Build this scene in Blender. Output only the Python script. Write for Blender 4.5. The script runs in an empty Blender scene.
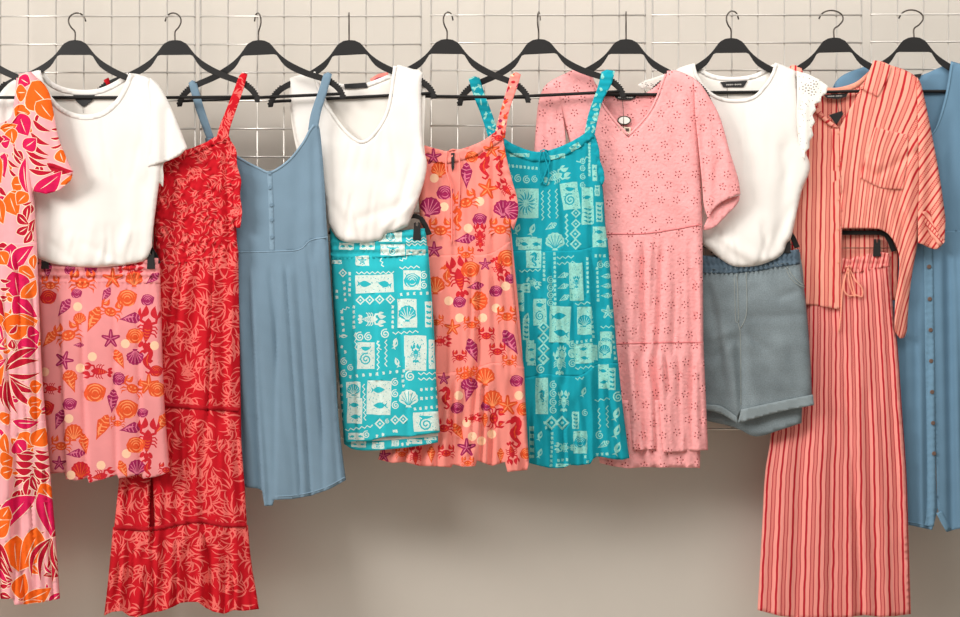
import bpy, math, random
import numpy as np
from mathutils import Vector
from mathutils.geometry import delaunay_2d_cdt

# ------------------------------------------------------------------ scale and camera
S, D, CX, CY, CZ = 370.0, 3.0, 480.0, 308.5, 1.12     # 370 units of garment plan to the metre
COL = bpy.context.scene.collection
BIG = 1e6
CREASE = 1.5
FOLD = 2.7          # depth of drape


def P(u, v, d):
    k = (D - d) / (D * S)
    return Vector(((u - CX) * k, -d, CZ + (CY - v) * k))


def PA(u, v, d):
    k = (D - d) / (D * S)
    return np.stack([(u - CX) * k, -d, CZ + (CY - v) * k], 1)


# ------------------------------------------------------------------ materials
def lin(c):
    out = []
    for x in c:
        x = x / 255.0
        out.append(x / 12.92 if x <= .04045 else ((x + .055) / 1.055) ** 2.4)
    return (*out, 1)


def base_mat(name, rough=.85, metal=0., spec=.25):
    m = bpy.data.materials.new(name)
    m.use_nodes = True
    nt = m.node_tree
    b = nt.nodes['Principled BSDF']
    b.inputs['Roughness'].default_value = rough
    b.inputs['Metallic'].default_value = metal
    b.inputs['Specular IOR Level'].default_value = spec
    return m, nt, b


def nd(nt, typ, **kw):
    n = nt.nodes.new(typ)
    for k, v in kw.items():
        setattr(n, k, v)
    return n


def cloth(name, rgb, var=.05, scale=.12, weave=.25, wscale=1.3, rough=.9, stretch=(1, 1, 1), fine=0.0, dist=.0006):
    """woven cloth: slightly mottled colour and a fine thread bump, laid out on the cloth's own UV"""
    m, nt, b = base_mat(name, rough)
    uv = nd(nt, 'ShaderNodeUVMap')
    mp = nd(nt, 'ShaderNodeMapping')
    mp.inputs['Scale'].default_value = stretch
    nt.links.new(uv.outputs[0], mp.inputs[0])
    n = nd(nt, 'ShaderNodeTexNoise')
    n.inputs['Scale'].default_value = scale
    n.inputs['Detail'].default_value = 5
    nt.links.new(mp.outputs[0], n.inputs['Vector'])
    r = nd(nt, 'ShaderNodeMapRange')
    r.inputs['From Min'].default_value = .3
    r.inputs['From Max'].default_value = .7
    r.inputs['To Min'].default_value = 1 - var
    r.inputs['To Max'].default_value = 1 + var
    nt.links.new(n.outputs[0], r.inputs[0])
    hs = nd(nt, 'ShaderNodeHueSaturation')
    hs.inputs['Color'].default_value = lin(rgb)
    val = r.outputs[0]
    w = nd(nt, 'ShaderNodeTexNoise')
    w.inputs['Scale'].default_value = wscale
    w.inputs['Detail'].default_value = 2
    nt.links.new(uv.outputs[0], w.inputs['Vector'])
    if fine:
        r2 = nd(nt, 'ShaderNodeMapRange')
        r2.inputs['From Min'].default_value = .3
        r2.inputs['From Max'].default_value = .7
        r2.inputs['To Min'].default_value = 1 - fine
        r2.inputs['To Max'].default_value = 1 + fine
        nt.links.new(w.outputs[0], r2.inputs[0])
        mu = nd(nt, 'ShaderNodeMath', operation='MULTIPLY')
        nt.links.new(val, mu.inputs[0])
        nt.links.new(r2.outputs[0], mu.inputs[1])
        val = mu.outputs[0]
    nt.links.new(val, hs.inputs['Value'])
    nt.links.new(hs.outputs[0], b.inputs['Base Color'])
    bp = nd(nt, 'ShaderNodeBump')
    bp.inputs['Strength'].default_value = weave
    bp.inputs['Distance'].default_value = dist
    nt.links.new(w.outputs[0], bp.inputs['Height'])
    nt.links.new(bp.outputs[0], b.inputs['Normal'])
    return m


def striped(name, base, red, period=13.0, band=2.1, thin=.75):
    m, nt, b = base_mat(name, .85)
    uv = nd(nt, 'ShaderNodeUVMap')
    sp = nd(nt, 'ShaderNodeSeparateXYZ')
    nt.links.new(uv.outputs[0], sp.inputs[0])

    def M(op, a, c=None):
        n = nd(nt, 'ShaderNodeMath', operation=op)
        for i, x in enumerate((a, c)):
            if x is None:
                continue
            if isinstance(x, (int, float)):
                n.inputs[i].default_value = x
            else:
                nt.links.new(x, n.inputs[i])
        return n.outputs[0]

    x, y = sp.outputs[0], sp.outputs[1]
    ns = nd(nt, 'ShaderNodeTexNoise')
    ns.inputs['Scale'].default_value = .05
    nt.links.new(uv.outputs[0], ns.inputs['Vector'])
    xw = M('ADD', x, M('MULTIPLY', M('SUBTRACT', ns.outputs[0], .5), 2.0))
    f = M('MULTIPLY', M('FRACT', M('DIVIDE', xw, period)), period)
    inband = M('LESS_THAN', M('ABSOLUTE', M('SUBTRACT', f, period * .25)), band)
    edge = M('GREATER_THAN', M('ABSOLUTE', M('SUBTRACT', f, period * .25)), band - .8)
    hatch = M('GREATER_THAN', M('FRACT', M('DIVIDE', M('ADD', x, y), 2.6)), .66)
    bandm = M('MULTIPLY', inband, M('MAXIMUM', edge, hatch))
    line = M('LESS_THAN', M('ABSOLUTE', M('SUBTRACT', f, period * .75)), thin)
    msk = M('MAXIMUM', bandm, line)
    mx = nd(nt, 'ShaderNodeMix', data_type='RGBA')
    nt.links.new(msk, mx.inputs[0])
    mx.inputs[6].default_value = lin(base)
    mx.inputs[7].default_value = lin(red)
    nt.links.new(mx.outputs[2], b.inputs['Base Color'])
    w = nd(nt, 'ShaderNodeTexNoise')
    w.inputs['Scale'].default_value = .9
    nt.links.new(uv.outputs[0], w.inputs['Vector'])
    bp = nd(nt, 'ShaderNodeBump')
    bp.inputs['Strength'].default_value = .25
    bp.inputs['Distance'].default_value = .0006
    nt.links.new(w.outputs[0], bp.inputs['Height'])
    nt.links.new(bp.outputs[0], b.inputs['Normal'])
    return m


def solid(name, rgb, rough=.5, metal=0., spec=.4, scale=60, bump=.1, var=.05):
    m, nt, b = base_mat(name, rough, metal, spec)
    tc = nd(nt, 'ShaderNodeTexCoord')
    n = nd(nt, 'ShaderNodeTexNoise')
    n.inputs['Scale'].default_value = scale
    nt.links.new(tc.outputs['Object'], n.inputs['Vector'])
    r = nd(nt, 'ShaderNodeMapRange')
    r.inputs['To Min'].default_value = 1 - var
    r.inputs['To Max'].default_value = 1 + var
    nt.links.new(n.outputs[0], r.inputs[0])
    hs = nd(nt, 'ShaderNodeHueSaturation')
    hs.inputs['Color'].default_value = lin(rgb)
    nt.links.new(r.outputs[0], hs.inputs['Value'])
    nt.links.new(hs.outputs[0], b.inputs['Base Color'])
    bp = nd(nt, 'ShaderNodeBump')
    bp.inputs['Strength'].default_value = bump
    bp.inputs['Distance'].default_value = .0005
    nt.links.new(n.outputs[0], bp.inputs['Height'])
    nt.links.new(bp.outputs[0], b.inputs['Normal'])
    return m


MW = cloth('white_jersey', (243, 237, 230), .015, .05, .1)
MWB = cloth('white_jersey_reverse', (238, 231, 222), .015, .05, .1)
MLACE = cloth('white_lace', (246, 240, 230), .03, .4, .5, .6)
MHOLE = solid('eyelet_shade_and_tag_print', (92, 78, 70), .9)  # dark paint for the shade in lace eyelets; also colours the tag's print
MRED = cloth('red_viscose', (200, 12, 30), .06, .06, .25)
MREDT = cloth('red_trim', (176, 10, 26), .05, .3, .5)
MREDP = cloth('red_print_pale', (238, 112, 104), .06, .3, .2)
MDEN = cloth('chambray', (120, 145, 163), .05, .03, .35, 1.6, stretch=(1, .25, 1), fine=.05)
MDENS = cloth('chambray_stitch', (134, 160, 178), .05, .3, .3)
MDEN2 = cloth('blue_lyocell', (104, 138, 162), .06, .03, .3, 1.4, stretch=(1, .3, 1), fine=.05)
MDEN2S = cloth('blue_lyocell_stitch', (112, 148, 172), .05, .3, .3)
MDENG = cloth('washed_denim', (126, 137, 141), .2, .03, .6, .8, fine=.14)
MDENGC = cloth('washed_denim_cuff', (140, 151, 154), .08, .08, .5, 1.5, fine=.1)
MDENGD = cloth('washed_denim_waist', (90, 108, 122), .1, .1, .5, 1.5, fine=.1)
MDENGS = cloth('denim_stitch', (150, 156, 152), .1, .5, .4)
MPK = cloth('pink_sea_cotton', (240, 150, 150), .05, .04, .2)
MCO = cloth('coral_sea_cotton', (246, 144, 132), .05, .04, .2)
MORG = cloth('sea_orange', (230, 86, 42), .1, .4, .2)
MCRM = cloth('sea_crimson', (204, 34, 46), .1, .4, .2)
MPUR = cloth('sea_plum', (162, 34, 86), .1, .4, .2)
MDOT = cloth('sea_pale', (255, 206, 170), .04, .4, .2)
MYEL = cloth('sea_detail', (252, 150, 96), .06, .4, .2)
MPND = cloth('sea_plum_detail', (226, 120, 146), .06, .4, .2)
MT1 = cloth('turquoise_cotton', (44, 188, 198), .06, .05, .25)
MT1P = cloth('turquoise_print', (220, 236, 226), .1, .45, .2)
MT2 = cloth('teal_viscose', (14, 156, 172), .06, .05, .25)
MT2P = cloth('teal_print', (146, 210, 198), .14, .45, .2)
MBR = cloth('pink_broderie', (250, 171, 170), .05, .2, .9, .32, fine=.05, dist=.002)
MBRD = cloth('pink_broderie_thread', (222, 122, 124), .05, .3, .3)
MBRH = solid('broderie_hole_shade', (122, 44, 46), .95)  # dark rose painted for the shade inside the uncut eyelet holes
MGP = cloth('leaf_print_pink', (247, 172, 176), .04, .1, .25)
MGO = cloth('leaf_print_orange', (247, 104, 22), .08, .25, .2)
MGM = cloth('leaf_print_magenta', (218, 18, 84), .08, .25, .2)
MGC = cloth('leaf_print_crimson', (190, 8, 44), .08, .25, .2)
MGL = cloth('leaf_print_cream', (254, 226, 196), .03, .25, .2)
MST = striped('coral_stripe', (252, 172, 150), (198, 36, 46), 14.0, 2.4, .95)
MST2 = striped('coral_stripe_trouser', (250, 160, 148), (192, 30, 46), 13.0, 2.1, 1.0)
MSTE = cloth('coral_piping', (248, 166, 140), .05, .3, .3)
MBLK = solid('black_plastic', (30, 28, 27), .55, 0, .25)
MGRIP = solid('black_rubber', (38, 36, 35), .8, 0, .3)
MLAB = solid('black_satin_label', (28, 26, 26), .6)
MTXT = solid('label_lettering', (170, 165, 158), .8)
MCHR = solid('zinc_wire', (214, 208, 200), .3, .5, .5, var=.03)
MHOOK = solid('steel_hook', (84, 76, 70), .35, .8, .5)
MBRZ = solid('bronze_wire', (120, 100, 76), .4, .8)
MBTN = solid('brown_button', (120, 96, 84), .4)
MTAG = solid('white_tag_plastic', (236, 232, 222), .5)
MTAGC = solid('cream_card', (240, 222, 200), .8)
MCORD = solid('dark_cord', (70, 60, 48), .8)


# ------------------------------------------------------------------ object helpers
def empty(name, loc, label, cat, group=None):
    o = bpy.data.objects.new(name, None)
    COL.objects.link(o)
    o.location = loc
    o.empty_display_size = .05
    o['label'] = label
    o['category'] = cat
    if group:
        o['group'] = group
    return o


def raw_mesh(name, verts, faces, mats, parent=None, mi=None, uvs=None, smooth=True, label=None):
    me = bpy.data.meshes.new(name)
    verts = np.asarray(verts, float)
    org, q = np.zeros(3), parent
    while q:
        org, q = org + np.array(q.location), q.parent
    me.from_pydata((verts - org).tolist(), [], [list(map(int, f)) for f in faces])
    for m in (mats if isinstance(mats, (list, tuple)) else [mats]):
        me.materials.append(m)
    if mi is not None:
        me.polygons.foreach_set('material_index', np.asarray(mi, np.int32))
    if uvs is not None:
        lay = me.uv_layers.new(name='UVMap')
        idx = np.zeros(len(me.loops), np.int32)
        me.loops.foreach_get('vertex_index', idx)
        lay.data.foreach_set('uv', np.asarray(uvs, np.float32)[idx].ravel())
    if smooth:
        me.polygons.foreach_set('use_smooth', np.ones(len(me.polygons), bool))
    me.update()
    o = bpy.data.objects.new(name, me)
    COL.objects.link(o)
    if parent:
        o.parent = parent
    if label:
        o['label'] = label
    return o


def tube(name, pts, r, mat, parent, n=8, label=None):
    pts = [Vector(p) for p in pts]
    V, F = [], []
    for i, p in enumerate(pts):
        t = (pts[min(i + 1, len(pts) - 1)] - pts[max(i - 1, 0)]).normalized()
        a = Vector((0, 1, 0)) if abs(t.y) < .9 else Vector((1, 0, 0))
        s = t.cross(a).normalized()
        q = s.cross(t).normalized()
        for k in range(n):
            an = 2 * math.pi * k / n
            V.append(p + r * (math.cos(an) * s + math.sin(an) * q))
    for i in range(len(pts) - 1):
        for k in range(n):
            F.append((i * n + k, i * n + (k + 1) % n, (i + 1) * n + (k + 1) % n, (i + 1) * n + k))
    F.append(tuple(range(n))[::-1])
    F.append(tuple((len(pts) - 1) * n + k for k in range(n)))
    return raw_mesh(name, V, F, mat, parent, label=label)


def cat(pts, step=3.0):
    """Catmull-Rom through pts"""
    p = [np.array(q, float) for q in pts]
    if len(p) < 3:
        a, b = p[0], p[-1]
        n = max(1, int(np.linalg.norm(b - a) / step))
        return [a + (b - a) * i / n for i in range(n + 1)]
    p = [2 * p[0] - p[1]] + p + [2 * p[-1] - p[-2]]
    out = []
    for i in range(1, len(p) - 2):
        n = max(1, int(np.linalg.norm(p[i + 1] - p[i]) / step))
        for j in range(n):
            t = j / n
            out.append(.5 * (2 * p[i] + (p[i + 1] - p[i - 1]) * t + (2 * p[i - 1] - 5 * p[i] + 4 * p[i + 1] - p[i + 2]) * t * t
                             + (3 * p[i] - p[i - 1] - 3 * p[i + 1] + p[i + 2]) * t ** 3))
    out.append(p[-2])
    return out


def poly(pts, step=3.0):
    out = []
    for a, b in zip(pts[:-1], pts[1:]):
        a, b = np.array(a, float), np.array(b, float)
        n = max(1, int(np.linalg.norm(b - a) / step))
        out += [a + (b - a) * i / n for i in range(n)]
    out.append(np.array(pts[-1], float))
    return out


def outline(segs, step):
    pts, rnd = [], []
    for tag, sp in segs:
        q = cat(sp, step) if tag[0] == 'c' else poly(sp, step)
        if 'r' in tag:
            rnd += list(zip(q[:-1], q[1:]))
        for x in q:
            if not pts or np.linalg.norm(pts[-1] - x) > .35:
                pts.append(x)
    while np.linalg.norm(pts[0] - pts[-1]) < .35:
        pts.pop()
    return np.array(pts), rnd


def inside(pl, q):
    x, y = q[:, 0], q[:, 1]
    r = np.zeros(len(q), bool)
    a = pl
    b = np.roll(pl, -1, 0)
    for (x0, y0), (x1, y1) in zip(a, b):
        if y0 == y1:
            continue
        c = ((y0 > y) != (y1 > y)) & (x < (x1 - x0) * (y - y0) / (y1 - y0) + x0)
        r ^= c
    return r


def winding(pl, q):
    x, y = q[:, 0], q[:, 1]
    w = np.zeros(len(q), int)
    for (x0, y0), (x1, y1) in zip(pl, np.roll(pl, -1, 0)):
        c = (x1 - x0) * (y - y0) - (x - x0) * (y1 - y0)
        w += ((y0 <= y) & (y1 > y) & (c > 0)).astype(int) - ((y0 > y) & (y1 <= y) & (c < 0)).astype(int)
    return w != 0


def segdist(q, A, B):
    out = np.full(len(q), BIG)
    for a, b in zip(A, B):
        ab = b - a
        t = np.clip(((q - a) @ ab) / max(ab @ ab, 1e-9), 0, 1)
        dd = np.linalg.norm(q - (a + t[:, None] * ab), axis=1)
        np.minimum(out, dd, out)
    return out


def sheet(segs, depf, motifs=(), sp=2.4, uvf=None, back=False, step=None):
    """one layer of cloth: plan outline, printed shapes cut into its mesh, depth function"""
    pl, rnd = outline(segs, step or sp * .9)
    lo, hi = pl.min(0), pl.max(0)
    gx, gy = np.meshgrid(np.arange(lo[0], hi[0], sp), np.arange(lo[1], hi[1], sp * .87))
    gx = gx + (np.arange(gx.shape[0]) % 2)[:, None] * sp * .5
    q = np.stack([gx.ravel(), gy.ravel()], 1)
    q = q[inside(pl, q)]
    if len(q):
        q = q[segdist(q, pl, np.roll(pl, -1, 0)) > sp * .45]
    verts = [Vector((float(a), float(b))) for a, b in pl] + [Vector((float(a), float(b))) for a, b in q]
    edges, mots = [], []
    for mi, mp in motifs:
        mp = np.asarray(mp, float)
        if len(mp) < 3:
            continue
        if mp[:, 0].max() < lo[0] or mp[:, 0].min() > hi[0] or mp[:, 1].max() < lo[1] or mp[:, 1].min() > hi[1]:
            continue
        if not inside(pl, mp).any():
            continue
        k, n = len(verts), len(mp)
        verts += [Vector((float(a), float(b))) for a, b in mp]
        edges += [(k + i, k + (i + 1) % n) for i in range(n)]
        mots.append((mi, mp))
    n0 = len(pl)
    edges += [(i, (i + 1) % n0) for i in range(n0)]
    r = delaunay_2d_cdt(verts, edges, [], 0, 1e-4, False)
    V = np.array([(v.x, v.y) for v in r[0]])
    T = np.array([f for f in r[2]])
    C = V[T].mean(1)
    T = T[inside(pl, C)]
    C = V[T].mean(1)
    Mi = np.zeros(len(T), int)
    for mi, mp in mots:
        w_ = np.nonzero((C[:, 0] > mp[:, 0].min()) & (C[:, 0] < mp[:, 0].max()) & (C[:, 1] > mp[:, 1].min()) & (C[:, 1] < mp[:, 1].max()))[0]
        if len(w_):
            Mi[w_[winding(mp, C[w_])]] = mi
    F = [tuple(f) if back else tuple(f)[::-1] for f in T.tolist()]
    M = Mi.tolist()
    used = np.unique(T)
    mp_ = np.full(len(V), -1)
    mp_[used] = np.arange(len(used))
    V = V[used]
    F = [tuple(mp_[i] for i in f) for f in F]
    e = segdist(V, [a for a, b in rnd], [b for a, b in rnd]) if rnd else np.full(len(V), BIG)
    d = depf(V[:, 0], V[:, 1], e)
    uv = V.copy()
    if uvf:
        uv = np.stack(uvf(V[:, 0], V[:, 1]), 1)
    return PA(V[:, 0], V[:, 1], d), F, M, uv


def part(name, parent, mats, segs, depf, motifs=(), thick=.0011, label=None, **kw):
    v, f, m, uv = sheet(segs, depf, motifs, **kw)
    o = raw_mesh(name, v, f, mats, parent, m, uv, label=label)
    if thick:
        md = o.modifiers.new('thickness', 'SOLIDIFY')
        md.thickness = thick
        md.offset = -1
    return o


def strip(pts, w0, w1=None, step=3.0, ends=''):
    """outline of a band following pts"""
    c = np.array(cat(pts, step))
    w1 = w0 if w1 is None else w1
    t = np.gradient(c, axis=0)
    t /= np.maximum(np.linalg.norm(t, axis=1), 1e-9)[:, None]
    n = np.stack([t[:, 1], -t[:, 0]], 1)
    w = np.linspace(w0, w1, len(c))[:, None] * .5
    a, b = c + n * w, c - n * w
    return [('l', list(a)), ('l', [a[-1], b[-1]]), ('l', list(b[::-1])), ('l' + ends, [b[0], a[0]])]


# ------------------------------------------------------------------ cloth depth
class G:
    """a hanging garment's plane: the hanger is turned a little so that neighbours shingle"""
    def __init__(s, c, d0=.05, slope=.145):
        s.c, s.d0, s.slope = c, d0, slope

    def d(s, u):
        return s.d0 + s.slope * (u - s.c) / S


def smooth(a, b, x):
    t = np.clip((x - a) / (b - a), 0, 1)
    return t * t * (3 - 2 * t)


def noise(u, v, seed, wl=38):
    r = random.Random(seed)
    o = np.zeros_like(u)
    for i in range(6):
        an = r.uniform(0, math.pi)
        k = 2 * math.pi / (wl * r.uniform(.45, 1.5))
        o += math.sin(i * 1.7 + 1) * np.sin(k * (u * math.cos(an) + v * math.sin(an)) + r.uniform(0, 6.3))
    return o / 2.2


def lines(*L):
    """creases: (u0,v0,u1,v1,width,amp[,fade])  negative amp = valley"""
    def f(u, v):
        o = np.zeros_like(u)
        for l in L:
            u0, v0, u1, v1, w, a = l[:6]
            dx, dy = u1 - u0, v1 - v0
            ln = math.hypot(dx, dy)
            t = ((u - u0) * dx + (v - v0) * dy) / ln / ln
            s = ((u - u0) * dy - (v - v0) * dx) / ln
            en = np.exp(-(s / w) ** 2) * smooth(-.05, .2, t)
            if len(l) > 6:
                en *= 1 - smooth(.75, 1.05, t)
            o += a * en
        return o
    return f


def pleats(*L):
    """pleat edges (u0,v0,u1,v1,width,amp): cloth steps up to the right of the edge and falls back over width"""
    def f(u, v):
        o = np.zeros_like(u)
        for u0, v0, u1, v1, w, a in L:
            t = np.clip((v - v0) / (v1 - v0), 0, 1.1)
            s = u - (u0 + (u1 - u0) * t)
            p = np.exp(-np.maximum(s, 0) / w) * smooth(-1.6, 1.8, s) - .8 * np.exp(np.minimum(s, 0) / 3.5) * (1 - smooth(-1.6, 1.8, s))
            o += a * p * smooth(0, .35, t)
        return o
    return f


def gather(Lp, Rp, v0, v1, n, amp, seed, pucker=.0012, start=.2):
    Lp, Rp = np.array(Lp, float), np.array(Rp, float)
    r = random.Random(seed)
    comps = [(n * r.uniform(.45, .7), 1.0), (n * r.uniform(.9, 1.1), .8), (n * r.uniform(1.4, 1.8), .55), (n * 2.3, .3)]
    ph = [r.uniform(0, 6.3) for _ in comps]

    cr_ = []
    for k in range(int(n * 1.5)):
        up = r.random() < .7
        cr_.append(((k + r.uniform(.1, .9)) / int(n * 1.5), r.uniform(-.03, .03), r.uniform(1.5, 3.4), r.uniform(.5, 1.25), 0. if up else r.uniform(.2, .5), r.uniform(.45, 1.3) if up else 1.4))

    def f(u, v):
        L = np.interp(v, Lp[:, 1], Lp[:, 0])
        R = np.interp(v, Rp[:, 1], Rp[:, 0])
        W = np.maximum(R - L, 1)
        s = (u - L) / W
        t = np.clip((v - v0) / (v1 - v0), 0, 1.1)
        s2 = s + .015 * np.sin(3 * t + seed)
        o = 0
        for (k, a), p in zip(comps, ph):
            o = o + a * np.sin(2 * math.pi * k * s2 + p)
        o = o / 2.2 * amp * (start + (1 - start) * smooth(0, .8, t))
        for s0, dr, w, a, t0, t1 in cr_:
            x = (s - s0 - dr * t) * W
            g_ = -np.exp(-(x / w) ** 2) + .45 * np.exp(-((x - 2.4 * w) / (2.2 * w)) ** 2)
            o = o + CREASE * amp * a * g_ * smooth(t0, t0 + .12, t) * (1 - smooth(t1 - .25, t1, t))
        o = o + pucker * np.sin(2 * math.pi * n * 3.3 * s + 3 * np.sin(9 * s)) * np.exp(-(v - v0) / 9.0) * (v > v0 - 3)
        return o
    return f


def joined(upper, lower, seam, blend=26, off=.0008):
    """cloth sewn to the piece above it: it leaves the seam at that piece's depth"""
    sm = np.array(seam, float)

    def f(u, v, e):
        vs = np.interp(u, sm[:, 0], sm[:, 1])
        t = smooth(vs + 1, vs + blend, v)
        return (1 - t) * (upper(u, np.minimum(v, vs), e) + off) + t * lower(u, v, e)
    return f


def blouse(depf, v0, v1, amt):
    """a top bloused out over the waistband below it"""
    return lambda u, v, e: depf(u, v, e) + amt * smooth(v0, v1, v)


def hem_puckers(u0, u1, vh, n, seed, ln=45, amp=.0010):
    """small drag lines running up from a gathered hem"""
    r = random.Random(seed)
    L = []
    for k in range(n):
        x = u0 + (u1 - u0) * (k + r.uniform(.1, .9)) / n
        L.append((x, vh + 14, x + r.uniform(-16, 16), vh - ln * r.uniform(.4, 1.3), r.uniform(2., 4.5), amp * r.choice([-1.2, 1, -1]) * r.uniform(.6, 1.4), 1))
    return lines(*L)


def add(*fs):
    return lambda u, v: sum(f(u, v) for f in fs)


def dep(g, off=0., bulge=.007, ew=8., folds=None, wr=.0006, seed=0, sign=1, wl=38):
    def f(u, v, e):
        r = np.sqrt(np.maximum(0, 1 - (1 - np.clip(e / ew, 0, 1)) ** 2))
        d = g.d(u) + off + sign * bulge * r
        if folds:
            d = d + .0115 * np.tanh(FOLD * folds(u, v) / .0115) * (.2 + .8 * r) + (.003 * r if sign > 0 else 0)
        return d + wr * noise(u, v, seed, wl)
    return f


def over(depf, off=.0013):
    return lambda u, v, e: depf(u, v, np.full(len(np.atleast_1d(u)), BIG)) + off


def at(depf, u, v):
    return float(depf(np.array([float(u)]), np.array([float(v)]), np.array([BIG]))[0])


def button(parent, u, v, d, r, mat, name='button'):
    V, F = [], []
    n = 12
    c = P(u, v, d)
    R = r / S
    for rr, dd in ((1, 0), (1, .0012), (.75, .0018), (.35, .0012)):
        for k in range(n):
            a = 2 * math.pi * k / n
            V.append(c + Vector((R * rr * math.cos(a), -dd, R * rr * math.sin(a))))
    for i in range(3):
        for k in range(n):
            F.append((i * n + k, i * n + (k + 1) % n, (i + 1) * n + (k + 1) % n, (i + 1) * n + k))
    F.append(tuple(3 * n + k for k in range(n)))
    F.append(tuple(range(n))[::-1])
    return raw_mesh(name, V, F, mat, parent)


def slab(name, parent, pts, d0, d1, mat, g=None, bevel=0, label=None):
    """extruded plan outline from depth d0 (far) to d1 (near); depths follow the garment plane g"""
    n = len(pts)
    f = (lambda u: g.d(u)) if g else (lambda u: 0)
    V = [P(u, v, f(u) + d1) for u, v in pts] + [P(u, v, f(u) + d0) for u, v in pts]
    F = [tuple(range(n)), tuple(range(n, 2 * n))[::-1]] + [(i, n + i, n + (i + 1) % n, (i + 1) % n) for i in range(n)]
    ar = sum(pts[i][0] * pts[(i + 1) % n][1] - pts[(i + 1) % n][0] * pts[i][1] for i in range(n))
    if ar > 0:
        F = [t[::-1] for t in F]
    o = raw_mesh(name, V, F, mat, parent, smooth=False, label=label)
    if bevel:
        b = o.modifiers.new('bevel', 'BEVEL')
        b.width = bevel
        b.segments = 2
        b.limit_method = 'ANGLE'
        b.angle_limit = math.radians(50)
    return o


# ------------------------------------------------------------------ print motifs (plan polygons)
def xf(pl, x, y, s, rot=0, sx=1):
    c, n = math.cos(math.radians(rot)), math.sin(math.radians(rot))
    return [(x + s * (sx * a * c - b * n), y + s * (sx * a * n + b * c)) for a, b in pl]


def ell(x, y, a, b, rot=0, n=12, wob=0, rnd=random):
    pts = []
    for k in range(n):
        t = 2 * math.pi * k / n
        w = 1 + (rnd.uniform(-wob, wob) if wob else 0)
        pts.append((a * math.cos(t) * w, b * math.sin(t) * w))
    return xf(pts, x, y, 1, rot)


def stroke(pts, w, taper=True, step=None):
    c = np.array(cat(pts, step or .25)) if step else np.array(pts, float)
    t = np.gradient(c, axis=0)
    t /= np.maximum(np.linalg.norm(t, axis=1), 1e-9)[:, None]
    n = np.stack([t[:, 1], -t[:, 0]], 1)
    ww = np.full(len(c), w * .5)
    if taper:
        ww = ww * np.sin(np.linspace(.25, math.pi - .12, len(c)))
    if hasattr(taper, '__len__'):
        ww = np.interp(np.linspace(0, 1, len(c)), np.linspace(0, 1, len(taper)), taper) * w * .5
    a, b = c + n * ww[:, None], c - n * ww[:, None]
    return [tuple(p) for p in a] + [tuple(p) for p in b[::-1]]


def leaf(x0, y0, x1, y1, w, bend=.12, n=9):
    """a pointed leaf from base to tip"""
    dx, dy = x1 - x0, y1 - y0
    A, B = [], []
    for i in range(n):
        t = i / (n - 1)
        h = .5 * w * math.sin(math.pi * (t ** .8)) if 0 < t < 1 else .02
        cx = x0 + dx * t - dy * bend * math.sin(math.pi * t)
        cy = y0 + dy * t + dx * bend * math.sin(math.pi * t)
        ln = math.hypot(dx, dy) or 1
        A.append((cx - dy / ln * h, cy + dx / ln * h))
        B.append((cx + dy / ln * h, cy - dx / ln * h))
    return A + B[1:-1][::-1]


def mir(pl):
    return [(-a, b) for a, b in pl]


def m_crab():
    o = [(0, ell(0, .1, .48, .36))]
    for m in (lambda p: p, mir):
        o.append((0, m(stroke([(.35, 0), (.7, -.1), (.75, -.4)], .16, False))))
        o.append((0, m(leaf(.72, -.3, .3, -.85, .38, -.25))))
        o.append((0, m(leaf(.75, -.3, .62, -.8, .2, .1))))
        for k, (a, b) in enumerate(((.95, .1), (.92, .45), (.7, .75))):
            o.append((0, m(stroke([(.35, .1 + .1 * k), (.7, b - .25), (a, b)], .13))))
        o.append((1, m(ell(.16, 0, .08, .07, 0, 7))))
        o.append((1, m(stroke([(.05, .3), (.2, .28), (.32, .15)], .07, False))))
        o.append((1, m(leaf(.66, -.36, .42, -.7, .12, -.2, 6))))
    return o


def m_lobster():
    o = [(0, leaf(0, -.42, 0, .75, .46, 0, 11))]
    o.append((0, ell(0, .86, .12, .16)))
    for m in (lambda p: p, mir):
        o.append((0, m(ell(.2, .82, .1, .16, -30))))
        o.append((0, m(stroke([(.1, -.15), (.35, -.25), (.36, -.5)], .13, False))))
        o.append((0, m(leaf(.33, -.4, .2, -1.0, .3, -.15))))
        o.append((0, m(leaf(.38, -.42, .45, -.85, .16, .1))))
        for k in range(3):
            o.append((0, m(stroke([(.12, -.02 + .14 * k), (.35, -.05 + .17 * k), (.46, .08 + .17 * k)], .07, False))))
    for k in range(4):
        o.append((1, stroke([(-.14 + .02 * k, .12 + .14 * k), (0, .16 + .14 * k), (.14 - .02 * k, .12 + .14 * k)], .05, False)))
    return o


def m_star():
    pts = []
    for k in range(5):
        a = -math.pi / 2 + k * 2 * math.pi / 5
        for da, r in ((-.14, .93), (0, 1), (.14, .93), (.63, .4)):
            pts.append((r * math.cos(a + da), r * math.sin(a + da)))
    o = [(0, pts)]
    for k in range(5):
        a = -math.pi / 2 + k * 2 * math.pi / 5
        o.append((1, stroke([(0, 0), (.4 * math.cos(a), .4 * math.sin(a)), (.8 * math.cos(a), .8 * math.sin(a))], .12)))
    return o


def m_conch():
    o = [(0, [(0, 1), (-.14, .6), (-.36, .1), (-.5, -.35), (-.3, -.6), (-.2, -.85), (0, -1), (.2, -.85), (.3, -.6), (.46, -.35), (.34, .15), (.14, .6)])]
    for y, w in ((-.72, .18), (-.45, .34), (-.12, .34), (.18, .24), (.45, .15)):
        o.append((1, stroke([(-w, y - .08), (0, y + .06), (w, y - .04)], .08, False)))
    o.append((1, leaf(-.1, -.3, .05, .7, .16, .1, 6)))
    return o


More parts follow.
